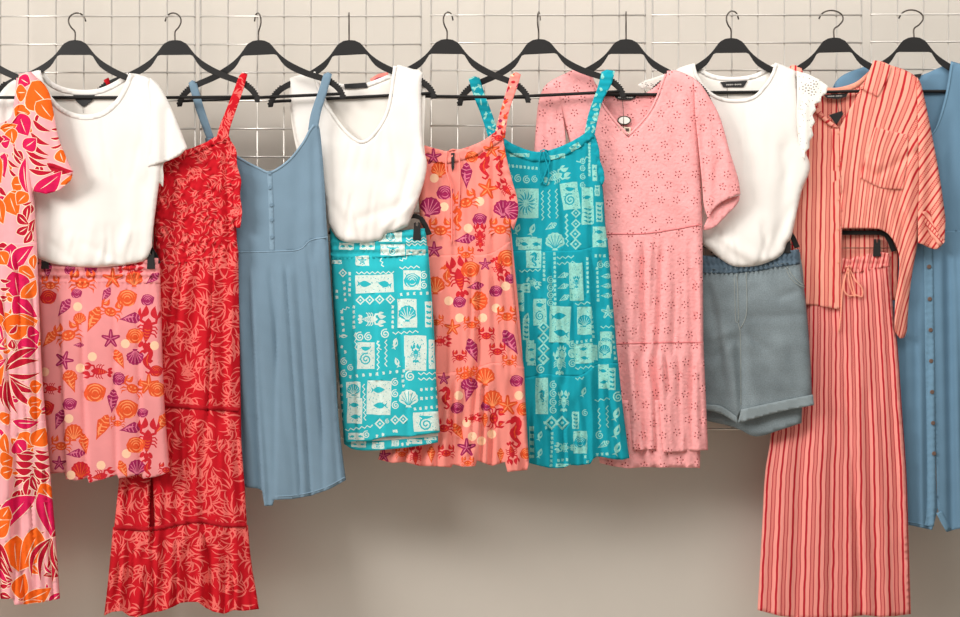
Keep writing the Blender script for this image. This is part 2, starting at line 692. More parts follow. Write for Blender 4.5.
def m_scallop():
    pts = [(-.22, .75), (-.3, .95), (.3, .95), (.22, .75)]
    for k in range(17):
        a = math.radians(20 - 220 * k / 16)
        r = .95 + (.06 if k % 2 else -.02)
        pts.append((r * math.cos(a), .1 + r * math.sin(a)))
    o = [(0, pts)]
    for k in range(7):
        a = math.radians(5 - 190 * k / 6)
        o.append((1, stroke([(.12 * math.cos(a), .72), (.45 * math.cos(a), .3 + .35 * math.sin(a)), (.8 * math.cos(a), .1 + .8 * math.sin(a))], .08, False)))
    return o


def spiral(r=1., turns=1.7, w=.2, n=18):
    return stroke([((.12 + .88 * k / n) * r * math.cos(turns * 6.283 * k / n), (.12 + .88 * k / n) * r * math.sin(turns * 6.283 * k / n)) for k in range(n + 1)], w, False)


def m_round():
    rr = random.Random(4)
    o = [(0, ell(0, 0, 1, .92, 0, 16, .1, rr))]
    for r_, a0, a1 in ((.8, 3.6, 6.0), (.55, 3.4, 6.2), (.3, 3.2, 6.4), (.75, .5, 1.5), (.75, 1.9, 2.9), (.45, .3, 2.6)):
        o.append((1, stroke([(r_ * math.cos(a0 + (a1 - a0) * t / 5), .1 + r_ * math.sin(a0 + (a1 - a0) * t / 5)) for t in range(6)], .13, True)))
    return o


def m_horse():
    return [(0, stroke([(-.25, -.55), (.05, -.85), (.3, -.6), (.15, -.2), (-.1, .1), (.1, .5), (.35, .75), (.15, 1.0), (-.1, .85)], .42, (.6, 1, .9, 1.1, 1.2, .9, .55, .4, .25), .12)),
            (0, leaf(-.05, -.7, -.6, -.5, .2)), (0, leaf(.05, 0, .5, .05, .35)), (1, stroke([(.12, -.4), (0, 0), (.08, .4)], .08, False))]


MOT = dict(crab=m_crab(), lobster=m_lobster(), star=m_star(), conch=m_conch(), scallop=m_scallop(), round=m_round(), horse=m_horse())


def sea(lst, crop, k):
    """slots: 1 orange 2 crimson 3 plum 4 pale 5 orange detail 6 plum detail"""
    out = []
    for it in lst:
        X, Y, kind, col, s = it[:5]
        rot = it[5] if len(it) > 5 else 0
        x, y = crop[0] + X / k, crop[1] + Y / k
        if kind == 'dot':
            out.append((4, ell(x, y, 4.6, 4.6)))
            continue
        ci = dict(o=1, r=2, p=3)[col]
        di = dict(o=5, r=1, p=6)[col]
        for which, pl in MOT[kind]:
            out.append((ci if which == 0 else di, xf(pl, x, y, s * 1.1, rot)))
    return out


def fish(x, y, s, rot=0):
    return [xf(leaf(-.75, 0, .75, 0, .8, 0), x, y, s, rot), xf([(-.6, 0), (-1.05, -.4), (-.9, 0), (-1.05, .4)], x, y, s, rot)]


def rough_rect(x, y, w, h, rot, rnd):
    pts = []
    for (a, b), (c, d) in (((-1, -1), (1, -1)), ((1, -1), (1, 1)), ((1, 1), (-1, 1)), ((-1, 1), (-1, -1))):
        for k in range(4):
            t = k / 4
            pts.append(((a + (c - a) * t) * w / 2 + rnd.uniform(-.4, .4), (b + (d - b) * t) * h / 2 + rnd.uniform(-.4, .4)))
    return xf(pts, x, y, 1, rot)


def tribal(lst, crop, k, seed=1):
    """block print: 1 = pale ink, 0 = ground showing inside a pale tile"""
    rnd = random.Random(seed)
    out = []
    X_ = lambda a: crop[0] + a / k
    Y_ = lambda a: crop[1] + a / k
    for it in lst:
        kd = it[0]
        if kd == 'tile':
            x, y, w, h = X_(it[1]), Y_(it[2]), it[3] / k, it[4] / k
            rot = it[6] if len(it) > 6 else 0
            inner = it[5] if len(it) > 5 else rnd.choice(['fish', 'scallop', 'leafy', 'spiral'])
            out.append((1, rough_rect(x, y, w, h, rot, rnd)))
            if inner == 'fish':
                n = 2
                for j in range(n):
                    if w > h * 1.3:
                        px, py, r_ = x + (j - .5) * w * .48, y, min(w * .22, h * .42)
                    else:
                        px, py, r_ = x, y + (j - .5) * h * .46, min(w * .42, h * .22)
                    for q in fish(px, py, r_ * 1.05, 180 * j + rnd.uniform(-12, 12)):
                        out.append((0, q))
            elif inner == 'leafy':
                for j in range(4):
                    yy = y - h * .36 + j * h * .22
                    out.append((0, leaf(x, yy + h * .1, x - w * .36, yy, h * .1)))
                    out.append((0, leaf(x, yy + h * .1, x + w * .36, yy, h * .1)))
            elif inner == 'spiral':
                out.append((0, xf(spiral(1, 1.8, .22), x, y + h * .14, min(w, h) * .36)))
                out.append((0, leaf(x - w * .3, y - h * .3, x + w * .3, y - h * .3, h * .16)))
            elif inner == 'radial':
                for j in range(14):
                    a = j * 6.283 / 14
                    out.append((0, leaf(x + .1 * w * math.cos(a), y + .1 * h * math.sin(a), x + .42 * w * math.cos(a), y + .42 * h * math.sin(a), 1.5)))
            elif inner in MOT:
                s = min(w, h) * .46
                for which, pl in MOT[inner]:
                    out.append((0 if which == 0 else 1, xf(pl, x, y, s)))
            for j in range(max(1, int(w * h / 15))):      # ink misses
                out.append((0, ell(x + rnd.uniform(-.45, .45) * w, y + rnd.uniform(-.45, .45) * h, rnd.uniform(.25, .8), rnd.uniform(.25, .6), rnd.uniform(0, 180), 5)))
        elif kd == 'dia':
            x, y, s = X_(it[1]), Y_(it[2]), it[3] / k
            out.append((1, [(x, y - s), (x + s, y), (x, y + s), (x - s, y)]))
            out.append((0, [(x, y - s * .62), (x + s * .62, y), (x, y + s * .62), (x - s * .62, y)]))
            out.append((1, ell(x, y, s * .22, s * .22, 0, 6)))
        elif kd in 'zigvh':
            pass
        if kd == 'zig':
            x0, y0, x1, y1 = X_(it[1]), Y_(it[2]), X_(it[3]), Y_(it[4])
            ln = math.hypot(x1 - x0, y1 - y0)
            n = max(4, int(ln / 2.6))
            pts = []
            for j in range(n + 1):
                t = j / n
                a = (1.1 if j % 2 else -1.1)
                pts.append((x0 + (x1 - x0) * t - (y1 - y0) / ln * a, y0 + (y1 - y0) * t + (x1 - x0) / ln * a))
            out.append((1, stroke(pts, 1.15, False)))
        elif kd == 'dots':
            x0, y0, x1, y1, n = X_(it[1]), Y_(it[2]), X_(it[3]), Y_(it[4]), it[5]
            for j in range(n):
                t = j / (n - 1)
                out.append((1, rough_rect(x0 + (x1 - x0) * t, y0 + (y1 - y0) * t, 2.3, 2.9, rnd.uniform(-8, 8), rnd) if k < 99 else []))
        elif kd == 'sp':
            out.append((1, xf(spiral(1, 1.8, .26), X_(it[1]), Y_(it[2]), it[3] / k)))
        elif kd == 'fish':
            for q in fish(X_(it[1]), Y_(it[2]), it[3] / k, it[4] if len(it) > 4 else -70):
                out.append((1, q))
            out.append((0, xf(leaf(-.3, 0, .4, 0, .25, .2, 6), X_(it[1]), Y_(it[2]), it[3] / k, it[4] if len(it) > 4 else -70)))
        elif kd in MOT:
            for which, pl in MOT[kd]:
                out.append((1 if which == 0 else 0, xf(pl, X_(it[1]), Y_(it[2]), it[3] / k, it[4] if len(it) > 4 else 0)))
    return out


# ------------------------------------------------------------------ the wall, floor and wire grid
WALL_D = -.125


def box(name, x0, x1, y0, y1, z0, z1, mat, parent=None, kind=None):
    V = [(x, y, z) for x in (x0, x1) for y in (y0, y1) for z in (z0, z1)]
    F = [(0, 1, 3, 2), (4, 6, 7, 5), (0, 4, 5, 1), (2, 3, 7, 6), (0, 2, 6, 4), (1, 5, 7, 3)]
    o = raw_mesh(name, V, F, mat, parent, smooth=False)
    if kind:
        o['kind'] = kind
    return o


MWALL = solid('wall_paint', (217, 209, 198), .8, 0, .2, 14, .06, .015)
MFLOOR = solid('floor_vinyl', (188, 178, 164), .6, 0, .3, 8, .1, .06)
box('wall_back', -3.2, 3.2, -WALL_D, -WALL_D + .1, 0, 2.9, MWALL, kind='structure')
box('floor', -3.2, 3.2, -4.2, -WALL_D + .1, -.08, 0, MFLOOR, kind='structure')

VW = [[195 - 27.8 * i for i in range(9)][::-1],
      [200.5, 228, 257.3, 284, 311, 338.8, 366, 393.3, 421],
      [431, 457.6, 484.3, 512, 539, 565, 592.5, 619.2, 645.2],
      [652.4, 678.4, 705.4, 731.7, 757.8, 784.2, 810.2, 836.3, 861.3],
      [871, 897.4, 923.4, 948.2, 974, 1000, 1026, 1052, 1078]]
HW = [[(-11.8 + 28.1 * k) for k in range(17)], [(-11.8 + 28.1 * k) for k in range(17)], [(-12.4 + 27.6 * k) for k in range(17)],
      [(-12.5 + 27.6 * k) for k in range(17)], [(-13 + 27.4 * k) for k in range(17)]]
PNAME = ['behind the leaf print dress and first white tee at the left', 'behind the red dress, denim dress and white tank',
         'behind the coral and teal strappy dresses', 'behind the white lace-sleeved top', 'behind the striped shirt and blue dress at the right']
for pi in range(5):
    us, vs = VW[pi], [-40.] + HW[pi]
    vb = vs[-1]
    root = empty('wire_grid_panel', P((us[0] + us[-1]) / 2, vb, 0), 'silver wire grid panel ' + PNAME[pi], 'grid panel', 'wire grid panels on the wall')
    for i, u in enumerate(us):
        tube('vertical_wire', [P(u, vs[0], -.003), P(u, vb + 1, -.003)], .0024 if 0 < i < 8 else .003, MCHR, root)
    for v in vs:
        tube('horizontal_wire', [P(us[0] - .6, v, .0012), P(us[-1] + .6, v, .0012)], .0024, MCHR, root)


# ------------------------------------------------------------------ hangers
TOPH = [(0, 0), (6, .8), (11, 3.5), (15.5, 9), (19.5, 14), (26, 20), (36, 26.5), (49, 33), (62, 38), (70, 42), (77, 48), (81.5, 54), (84, 61), (84.5, 63)]
BOTH = [(79.5, 63), (78, 58), (74.5, 53), (68, 47.6), (59, 43.4), (46, 38.6), (33, 32.6), (24.5, 26.4), (20, 20), (17.5, 16), (15, 15), (0, 15)]


def tilt(u, v, c, y, a):
    s, q = math.sin(math.radians(-a)), math.cos(math.radians(-a))
    x, w = u, v
    return (c + x * q - w * s, y + x * s + w * q)


def hanger(g, y, a, k, label, bar=57.5):
    c = g.c
    root = empty('clothes_hanger', P(c, y - 22, g.d0), label, 'hanger', 'black plastic hangers on the wire grid')
    T = lambda p: tilt(p[0], p[1], c, y, a)
    top = [tuple(q) for q in cat(TOPH, 3)]
    bot = [tuple(q) for q in cat(BOTH[:10], 3)] + [(15, 15)]
    half = top + bot
    pl = half + [(-x, v) for x, v in half[::-1]]
    pl = [p for i, p in enumerate(pl) if i == 0 or math.hypot(p[0] - pl[i - 1][0], p[1] - pl[i - 1][1]) > .3]
    if math.hypot(pl[0][0] - pl[-1][0], pl[0][1] - pl[-1][1]) < .3:
        pl.pop()
    hb = slab('hanger_body', root, [T(p) for p in pl], -.0035, .0035, MBLK, g, .0014)
    # bar
    pts = [T((x, bar)) for x in (-82, -40, 0, 40, 82)]
    tube('trouser_bar', [P(u, v, g.d(u)) for u, v in pts], .0042, MBLK, root, 10)
    # rubber grips with teeth on the shoulder ends
    for sg in (-1, 1):
        arc = [(70, 42), (77, 48), (81.5, 54), (84, 61)]
        c_ = np.array(cat(arc, 1.25))
        t = np.gradient(c_, axis=0)
        t /= np.linalg.norm(t, axis=1)[:, None]
        n = np.stack([t[:, 1], -t[:, 0]], 1)
        out = [tuple(c_[i] + n[i] * (1.5 if i % 2 else .3)) for i in range(len(c_))]
        inn = [tuple(c_[i] - n[i] * 3.2) for i in range(len(c_))]
        gp = [T((sg * x, v)) for x, v in out + inn[::-1]]
        slab('shoulder_grip', hb, gp, -.0043, .0043, MGRIP, g)
    hk = [(0, -1, 0), (0, 8, 0), (2.5, 12, .005), (4.6, 17, .008), (4.4, 22, .004), (2, 25.6, -.014), (-1, 27, -.036), (-4, 26.3, -.05), (-6.5, 23.5, -.058), (-8, 18.5, -.061)]
    hp = [(c + k * x, y - up, g.d0 + dd) for x, up, dd in hk]
    tube('hook', [P(*p) for p in cat(hp, 1.5)], .0021, MHOOK, root)
    return root


def clip_hanger(g, c, y, hw, label, ci=19):
    root = empty('clip_hanger', P(c, y - 4, g.d0), label, 'hanger', 'black clip hangers under the tops')
    T = [(0, 0), (hw - 14, 0), (hw - 8, 3), (hw - 3.5, 10), (hw + 1, 20)]
    B = [(hw - 4.5, 21.5), (hw - 8, 12.5), (hw - 12, 5.6), (hw - 16, 4.4), (0, 4.4)]
    half = T + B
    pl = half + [(-x, v) for x, v in half[1:-1][::-1]]
    slab('hanger_body', root, [(c + x, y + v) for x, v in pl], -.003, .003, MBLK, g, .0012)
    tube('clip_wire', [P(c + x, y + 17.5, g.d(c + x)) for x in (-hw + 3, 0, hw - 3)], .0012, MBRZ, root)
    for sg in (-1, 1):
        x = c + sg * (hw - ci)
        cl = slab('clip', root, [(x - 3.2, y + 9), (x - 1.2, y + 8), (x - 1, y + 12), (x + 1, y + 12), (x + 1.2, y + 8), (x + 3.2, y + 9), (x + 3.4, y + 15),
                                 (x + 4.2, y + 26), (x - 4.2, y + 26), (x - 3.4, y + 15)], -.006, .0125, MGRIP, g, .0008)
    hp = [(c, y + 1, g.d0), (c, y - 3, g.d0), (c, y - 5, g.d0 - .012), (c, y - 5.4, g.d0 - .042), (c, y - 4, g.d0 - .054), (c, y, g.d0 - .058)]
    tube('hook', [P(*p) for p in cat(hp, 2)], .0015, MHOOK, root)
    return root


HC = [(-34, 40, 0, .6, 'black plastic hanger whose right arm enters the frame at the far left'),
      (75, 40, 0, -1.35, 'black hanger in the neck of the white short sleeved tee beside the leaf print dress'),
      (175, 40, .5, 1.25, 'black hanger carrying the long red dress'),
      (258.5, 40, 2.6, .5, 'black hanger carrying the strappy blue denim dress with front buttons'),
      (349, 40, 3.0, 0., 'black hanger in the white V-neck tank'),
      (447, 39, -.6, -.75, 'black hanger carrying the coral sea creature dress'),
      (538.5, 39, 2.8, -.2, 'black hanger carrying the teal block print dress'),
      (626, 39, .0, 0., 'black hanger in the pink broderie V-neck dress'),
      (731, 38, .6, -.95, 'black hanger in the white top with lace cap sleeves'),
      (834, 37.5, 1.5, 1.9, 'black hanger in the coral striped shirt'),
      (914, 37, 0, 1.9, 'rightmost black hanger, carrying the blue button-through dress')]
GS = [G(c) for c, *_ in HC]
for g, (c, y, a, k, lab) in zip(GS, HC):
    hanger(g, y, a, k, lab, 57.5 if c < 500 else 56.5 if c < 600 else 55.5 if c < 700 else 54.3)


def garment(name, g, v, label, cat_, group=None):
    return empty(name, P(g.c, v, g.d0), label, cat_, group)


def tier(top, right, bottom, left):
    """skirt outline: top and hem run left to right, sides run down"""
    return [('c', top), ('cr', [top[-1]] + right + [bottom[-1]]), ('l' if len(bottom) > 6 else 'c', bottom[::-1]), ('cr', [bottom[0]] + left[::-1] + [top[0]])]


def label_part(parent, pts, g, off, name='neck_label', txt=True):
    o = slab(name, parent, pts, off, off + .0012, MLAB, g, label='black satin neck label with small pale lettering')
    return o


def lettering(lab, pts, g, off):
    """tiny woven lettering on a label: a row of close strokes"""
    (x0, y0), (x1, y1) = pts
    n = max(6, int(math.hypot(x1 - x0, y1 - y0) / .85))
    top, bot = [], []
    rnd = random.Random(int(x0))
    for i in range(n + 1):
        t = i / n
        h = rnd.uniform(.75, 1.0) if i % 2 else .2
        if i == int(n * .55):
            h = .08
        top.append((x0 + (x1 - x0) * t, y0 + (y1 - y0) * t - h))
        bot.append((x0 + (x1 - x0) * t, y0 + (y1 - y0) * t + h))
    o = slab('lettering', lab, top + bot[::-1], off, off + .0004, MTXT, g)
    return o


# ================================================================== leaf print dress (far left)
g = GS[0]
R0 = garment('leaf_print_dress', g, 605, 'pink dress with big orange and magenta leaf print, cut off by the left edge', 'dress')
LP = []


def lf(X, Y, k, x0, y0, x1, y1, w, col, bend=.12):
    a, b, c, d = X + x0 / k, Y + y0 / k, X + x1 / k, Y + y1 / k
    ci = dict(o=1, m=2, c=3)[col]
    dx, dy = c - a, d - b
    ln = math.hypot(dx, dy) or 1
    ux, uy = dx / ln * 1.1, dy / ln * 1.1
    w = w * (1.5 if w / k > 4.5 else 1.25)
    LP.append((4, leaf(a - ux * .6, b - uy * .6, c + ux * .6, d + uy * .6, w / k + 1.5, bend, 11)))
    LP.append((ci, leaf(a, b, c, d, w / k, bend, 11)))
    if w / k > 7:
        LP.append((4, leaf(a + .2 * dx - dy * bend * .55, b + .2 * dy + dx * bend * .55, a + .85 * dx - dy * bend * .45, b + .85 * dy + dx * bend * .45, .9, .02, 7)))


for q in [(85, 75, 135, 105, 45, 'm'), (70, 140, 120, 140, 50, 'o'), (62, 215, 135, 235, 48, 'o'), (140, 95, 250, 205, 90, 'o', .2), (160, 185, 230, 270, 62, 'o', -.15), (90, 235, 125, 335, 60, 'm'),
          (145, 265, 225, 315, 18, 'c'), (135, 320, 220, 375, 18, 'c'), (130, 350, 218, 422, 17, 'c'), (110, 390, 213, 437, 17, 'c'), (125, 425, 212, 467, 15, 'c'), (225, 305, 272, 294, 9, 'c'), (222, 345, 276, 335, 9, 'c'),
          (222, 388, 278, 365, 9, 'c'), (100, 385, 160, 345, 45, 'm'), (265, 395, 285, 455, 36, 'o'), (205, 455, 325, 490, 26, 'c'), (145, 580, 272, 490, 52, 'm'), (125, 480, 238, 490, 17, 'c'), (265, 550, 320, 500, 18, 'o'),
          (0, 300, 75, 285, 30, 'o'), (55, 300, 60, 370, 38, 'o'), (0, 360, 45, 350, 40, 'm'), (20, 410, 20, 520, 34, 'm'), (0, 430, 5, 545, 30, 'o'), (35, 440, 85, 475, 11, 'c'), (40, 480, 92, 522, 11, 'c'), (60, 400, 108, 470, 11, 'c'),
          (50, 545, 105, 545, 52, 'o'), (35, 600, 105, 600, 44, 'o'), (112, 430, 130, 605, 22, 'm'), (60, 380, 105, 440, 11, 'c'), (0, 560, 30, 600, 16, 'c'), (0, 600, 30, 640, 26, 'm')]:
    lf(0, 60, 4.41, *q)
for q in [(45, 10, 80, 115, 55, 'o'), (125, 15, 75, 65, 42, 'o'), (130, 65, 120, 145, 22, 'c'), (78, 105, 128, 152, 26, 'c'), (72, 190, 125, 158, 26, 'c'), (105, 235, 138, 175, 22, 'c'), (50, 235, 68, 360, 55, 'm'), (65, 355, 150, 245, 45, 'm', -.15),
          (85, 340, 155, 385, 46, 'o'), (152, 285, 152, 350, 24, 'o'), (55, 360, 80, 490, 72, 'm', -.1), (60, 470, 165, 560, 60, 'm'), (92, 475, 158, 395, 42, 'o'), (5, 540, 60, 620, 52, 'o'), (45, 590, 168, 575, 70, 'o'),
          (0, 395, 45, 400, 12, 'c'), (0, 435, 42, 432, 12, 'c'), (0, 470, 35, 470, 12, 'c'), (0, 270, 30, 330, 50, 'o'), (0, 40, 15, 150, 40, 'o'), (0, 480, 20, 560, 20, 'c')]:
    lf(0, 190, 4.41, *q)
for q in [(10, 15, 155, 15, 75, 'o'), (120, 70, 175, 55, 60, 'm'), (75, 110, 170, 120, 62, 'm'), (25, 228, 32, 165, 14, 'c'), (25, 200, 158, 125, 20, 'c', -.1), (30, 220, 172, 180, 20, 'c', -.1), (35, 238, 178, 232, 18, 'c', .12), (42, 250, 180, 312, 22, 'c', .15), (45, 258, 165, 388, 20, 'c', .12),
          (35, 262, 78, 415, 18, 'c', .1), (28, 262, 50, 412, 15, 'c'), (20, 250, 18, 385, 13, 'c'), (2, 150, 6, 290, 40, 'o'), (130, 290, 185, 285, 40, 'o'), (122, 365, 185, 355, 44, 'o'), (128, 405, 185, 400, 40, 'o'), (0, 440, 42, 415, 42, 'o'), (55, 445, 175, 448, 28, 'm'),
          (85, 500, 150, 560, 58, 'o'), (140, 550, 200, 475, 56, 'o'), (72, 530, 115, 590, 52, 'm'), (155, 590, 75, 605, 14, 'c'), (0, 20, 20, 120, 22, 'm'), (0, 480, 20, 560, 30, 'm'), (20, 500, 40, 600, 30, 'o'), (155, 575, 215, 580, 12, 'c'), (40, 60, 75, 20, 16, 'c')]:
    lf(0, 320, 4.41, *q)
for q in [(125, 25, 58, 12, 17, 'c', -.15), (122, 50, 56, 40, 17, 'c', -.15), (118, 75, 54, 68, 17, 'c', -.15), (113, 100, 50, 98, 16, 'c', -.15), (128, 20, 188, 22, 17, 'c', .15), (126, 45, 188, 58, 17, 'c', .15), (124, 70, 182, 100, 17, 'c', .15), (118, 95, 142, 155, 18, 'c'), (108, 105, 98, 178, 16, 'c'),
          (85, 110, 52, 140, 14, 'c'), (72, 148, 58, 205, 20, 'c'), (0, 45, 48, 28, 50, 'o'), (0, 85, 48, 70, 34, 'o'), (150, 125, 205, 190, 44, 'o'), (132, 170, -10, 335, 52, 'm', .15), (143, 160, 192, 325, 56, 'm', -.1), (62, 315, 70, 450, 55, 'o'), (135, 285, 72, 445, 62, 'o', -.12),
          (190, 325, 118, 475, 15, 'c', .2), (188, 330, 150, 485, 15, 'c', .12), (188, 330, 192, 495, 15, 'c', -.05), (190, 325, 218, 420, 13, 'c'), (192, 322, 214, 280, 14, 'c'), (195, 330, 222, 460, 11, 'c'), (75, 550, 92, 455, 42, 'o', -.1), (85, 555, 190, 508, 40, 'o', .1), (85, 566, 155, 556, 22, 'o'),
          (180, 560, 225, 525, 26, 'm'), (0, 345, 48, 455, 26, 'c'), (0, 395, 42, 470, 18, 'c'), (0, 470, 48, 480, 18, 'c'), (0, 530, 40, 545, 20, 'c'), (0, 255, 32, 208, 36, 'o'), (0, 500, 30, 500, 14, 'c'), (0, 440, 30, 490, 14, 'm')]:
    lf(0, 450, 3.69, *q)
rl = random.Random(8)
for i in range(170):        # the same print carries on to the side the photograph cuts off
    x, y = rl.uniform(-125, -8), rl.uniform(75, 600)
    an = rl.uniform(0, 6.28)
    L_ = rl.uniform(14, 34)
    lf(0, 0, 1, x, y, x + L_ * math.cos(an), y + L_ * math.sin(an), rl.choice([4, 5, 12, 14]), rl.choice('omc'))
FILL = len(LP)
for i in range(90):        # smaller leaves between the large ones
    x, y = rl.uniform(-4, 62), rl.uniform(90, 602)
    an = rl.uniform(0, 6.28)
    L_ = rl.uniform(9, 18)
    lf(0, 0, 1, x, y, x + L_ * math.cos(an), y + L_ * math.sin(an), rl.choice([2.2, 2.6, 5, 6]), rl.choice('omcc'), rl.choice([-.15, .15]))
LP = LP[FILL:] + LP[:FILL]
GM = [MGP, MGO, MGM, MGC, MGL]
LP = [m for m in LP]
body = dep(g, .001, .007, 8, gather([(-100, 70), (-110, 300)], [(32, 70), (40, 300)], 70, 250, 9, .0006, 3), seed=1)
part('back_panel', R0, [MGP], [('l', [(-98, 78), (-84, 84), (-72, 126), (-30, 137), (0, 131), (15, 122), (22, 84), (28, 78)]), ('cr', [(28, 78), (30, 130), (37, 245)]), ('l', [(37, 245), (-105, 245)]), ('cr', [(-105, 245), (-98, 78)])],
     dep(g, -.001, .005, 8, sign=-1, seed=2), sp=8, back=True)
part('bodice', R0, GM, [('cr', [(-98, 75), (-84, 72)]), ('c', [(-84, 72), (-80, 105), (-72, 122), (-50, 130), (-25, 134), (0, 127), (12, 119), (16, 100), (19, 74)]), ('lr', [(19, 74), (31, 74)]),
                        ('cr', [(31, 74), (30, 110), (30, 150), (33, 190), (37, 246)]), ('l', [(37, 246), (-104, 246)]), ('cr', [(-104, 246), (-96, 180), (-95, 120), (-98, 75)])], body, LP)
part('neck_frill', R0, GM, strip([(-50, 128), (-25, 132), (0, 126), (13, 118), (17, 98), (19, 78)], 5), over(body, .0016), LP)
sk = dep(g, .001, .009, 9, gather([(-106, 245), (-116, 430)], [(37, 245), (46, 430)], 244, 424, 8, .0028, 5), seed=3)
sk = joined(body, sk, [(-104, 243), (37, 243)], 26, 0.0008)
part('skirt', R0, GM, tier([(-104, 243), (37, 243)], [(39, 300), (42, 370)], [(-116, 424), (-40, 426), (10, 424), (46, 422)], [(-108, 300)]), sk, LP)
rf = dep(g, .002, .010, 9, add(gather([(-116, 424), (-128, 604)], [(45, 424), (60, 604)], 422, 600, 8, .0046, 7), lines((14, 424, 14, 640, 3.0, -.006), (35, 424, 44, 640, 5, -.002))), seed=4)
rf = joined(sk, rf, [(-116, 423), (10, 423), (46, 421)], 26, 0.0008)
part('ruffle_tier', R0, GM, tier([(-116, 423), (-40, 425), (10, 423), (46, 421)], [(50, 470), (56, 540)], [(-128, 600), (-90, 604), (-60, 599), (-30, 603), (0, 599), (13, 599), (14.5, 605), (30, 604), (45, 602), (60, 598.5)], [(-120, 500)]), rf, LP)
slv = dep(g, .007, .008, 7, lines((50, 78, 54, 160, 5, -.002), (28, 120, 60, 185, 5, -.002), (20, 90, 30, 190, 3, -.003)), seed=5)
slo = part('sleeve', R0, GM, [('cr', [(19, 74), (31, 71.5)]), ('cr', [(31, 71.5), (36, 77), (44, 84), (50, 95), (54, 115), (58, 135), (64, 152), (73, 172)]), ('l', [(73, 172), (71, 180), (60, 190), (46, 194), (32, 191)]), ('cr', [(32, 191), (28, 170), (22, 145), (16.5, 120), (18, 95), (19, 74)])], slv, LP)
part('cuff', slo, GM, strip([(48.5, 163.5), (60, 167), (72, 173)], 5.5), lambda u, v, e: over(slv, .0025)(u, v, e), [m for m in LP if m[0] in (3, 2)])

# ================================================================== white tee and sea print shorts
g = GS[1]
R1 = garment('white_tee', g, 265, 'white short sleeved tee with round neck beside the leaf print dress', 'top')
tb = dep(g, .001, .008, 7, add(hem_puckers(40, 152, 262, 15, 3), hem_puckers(90, 155, 170, 6, 4, 60, .0007), lines((55, 120, 60, 262, 14, -.0016), (100, 140, 92, 262, 18, .0014), (126, 130, 118, 262, 12, -.0016), (143, 170, 140, 262, 7, -.0022), (60, 232, 120, 268, 8, .0016), (75, 240, 130, 266, 5, -.0016), (48, 240, 80, 266, 4, -.0014), (135, 225, 110, 266, 6, .0016))), seed=11, wr=.0011, wl=60)
tb = blouse(tb, 190, 245, .006)
bk = dep(g, -.001, .006, 9, sign=-1, seed=12)
part('back_panel', R1, [MWB], [('cr', [(22, 80), (40, 72)]), ('c', [(40, 72), (47, 81), (56, 87.5), (68, 91), (81, 92.5), (95, 92), (107, 88.5), (120, 81.5), (129, 75)]), ('cr', [(129, 75), (149, 79), (157, 115), (158, 165), (154, 225)]), ('l', [(154, 225), (36, 225)]), ('cr', [(36, 225), (32, 190), (20, 140), (22, 80)])], bk, sp=6, back=True)
part('back_neckband', R1, [MW], strip([(41, 72), (48, 81.5), (57, 87.5), (68, 91), (81, 92.5), (95, 92), (107, 88.5), (120, 81.5), (129, 75)], 5.5), lambda u, v, e: over(bk, .002)(u, v, e), label='ribbed band at the back of the neck')
part('body', R1, [MW], [('cr', [(22, 77), (28, 72.5), (39, 69.5)]), ('c', [(39, 69.5), (44, 84), (52, 97), (64, 108.5), (82, 114.5), (99, 112.5), (111, 104.5), (121, 92), (129.5, 73)]), ('cr', [(129.5, 73), (140, 74.5), (150, 78)]),
                        ('cr', [(150, 78), (157, 100), (161, 130), (161, 165), (157, 200), (153, 230), (152, 247)]), ('cr', [(152, 247), (146, 259), (130, 264), (95, 267.5), (60, 265), (42, 260), (36, 256)]), ('cr', [(36, 256), (33, 235), (30, 190), (20, 150), (18, 110), (22, 77)])], tb)
part('neckband', R1, [MW], strip([(38, 71), (42, 85), (50.3, 98.8), (63, 111), (82, 117.3), (100, 115), (113, 106.5), (123.3, 93), (131.5, 73.8)], 5), over(tb, .0006))
for nm, pts in (('sleeve', [[(150, 77.5), (158, 84), (166, 97), (176, 119), (187.5, 147.5)], [(187.5, 147.5), (180, 154), (170, 160), (160, 163), (148, 167)], [(148, 167), (149, 140), (151, 110), (149, 90), (150, 77.5)]]),
                ('sleeve', [[(24, 75), (8, 84), (-4, 100), (-12, 125), (-18, 150)], [(-18, 150), (0, 160), (22, 164)], [(22, 164), (20, 130), (21, 100), (24, 75)]])):
    part(nm, R1, [MW], [('cr', pts[0]), ('c', pts[1]), ('c', pts[2])], dep(g, .004, .006, 6, lines((168, 100, 166, 160, 4, -.0022), (156, 95, 158, 165, 4, .0016), (8, 90, 4, 150, 3, -.002), (16, 88, 14, 160, 3, .002)), seed=13))
part('sleeve_lining', R1, [MWB], [('c', [(187, 147.5), (179, 156), (164, 163), (163.5, 176), (163, 187)]), ('c', [(163, 187), (158, 180), (155, 165), (160, 150), (187, 147.5)])], dep(g, .002, .0, 6), label='inside of the far half of the right sleeve')
lb = slab('neck_label', R1, [(73, 95), (95, 95), (92, 101), (84.5, 106.5), (82, 106.5), (76, 101)], -.0035, -.0025, MLAB, g, label='black satin neck label folded to a point')
tube('label_thread', [P(83, 106, g.d(83) - .003), P(83.3, 113, g.d(83) - .002)], .0006, MCORD, R1)

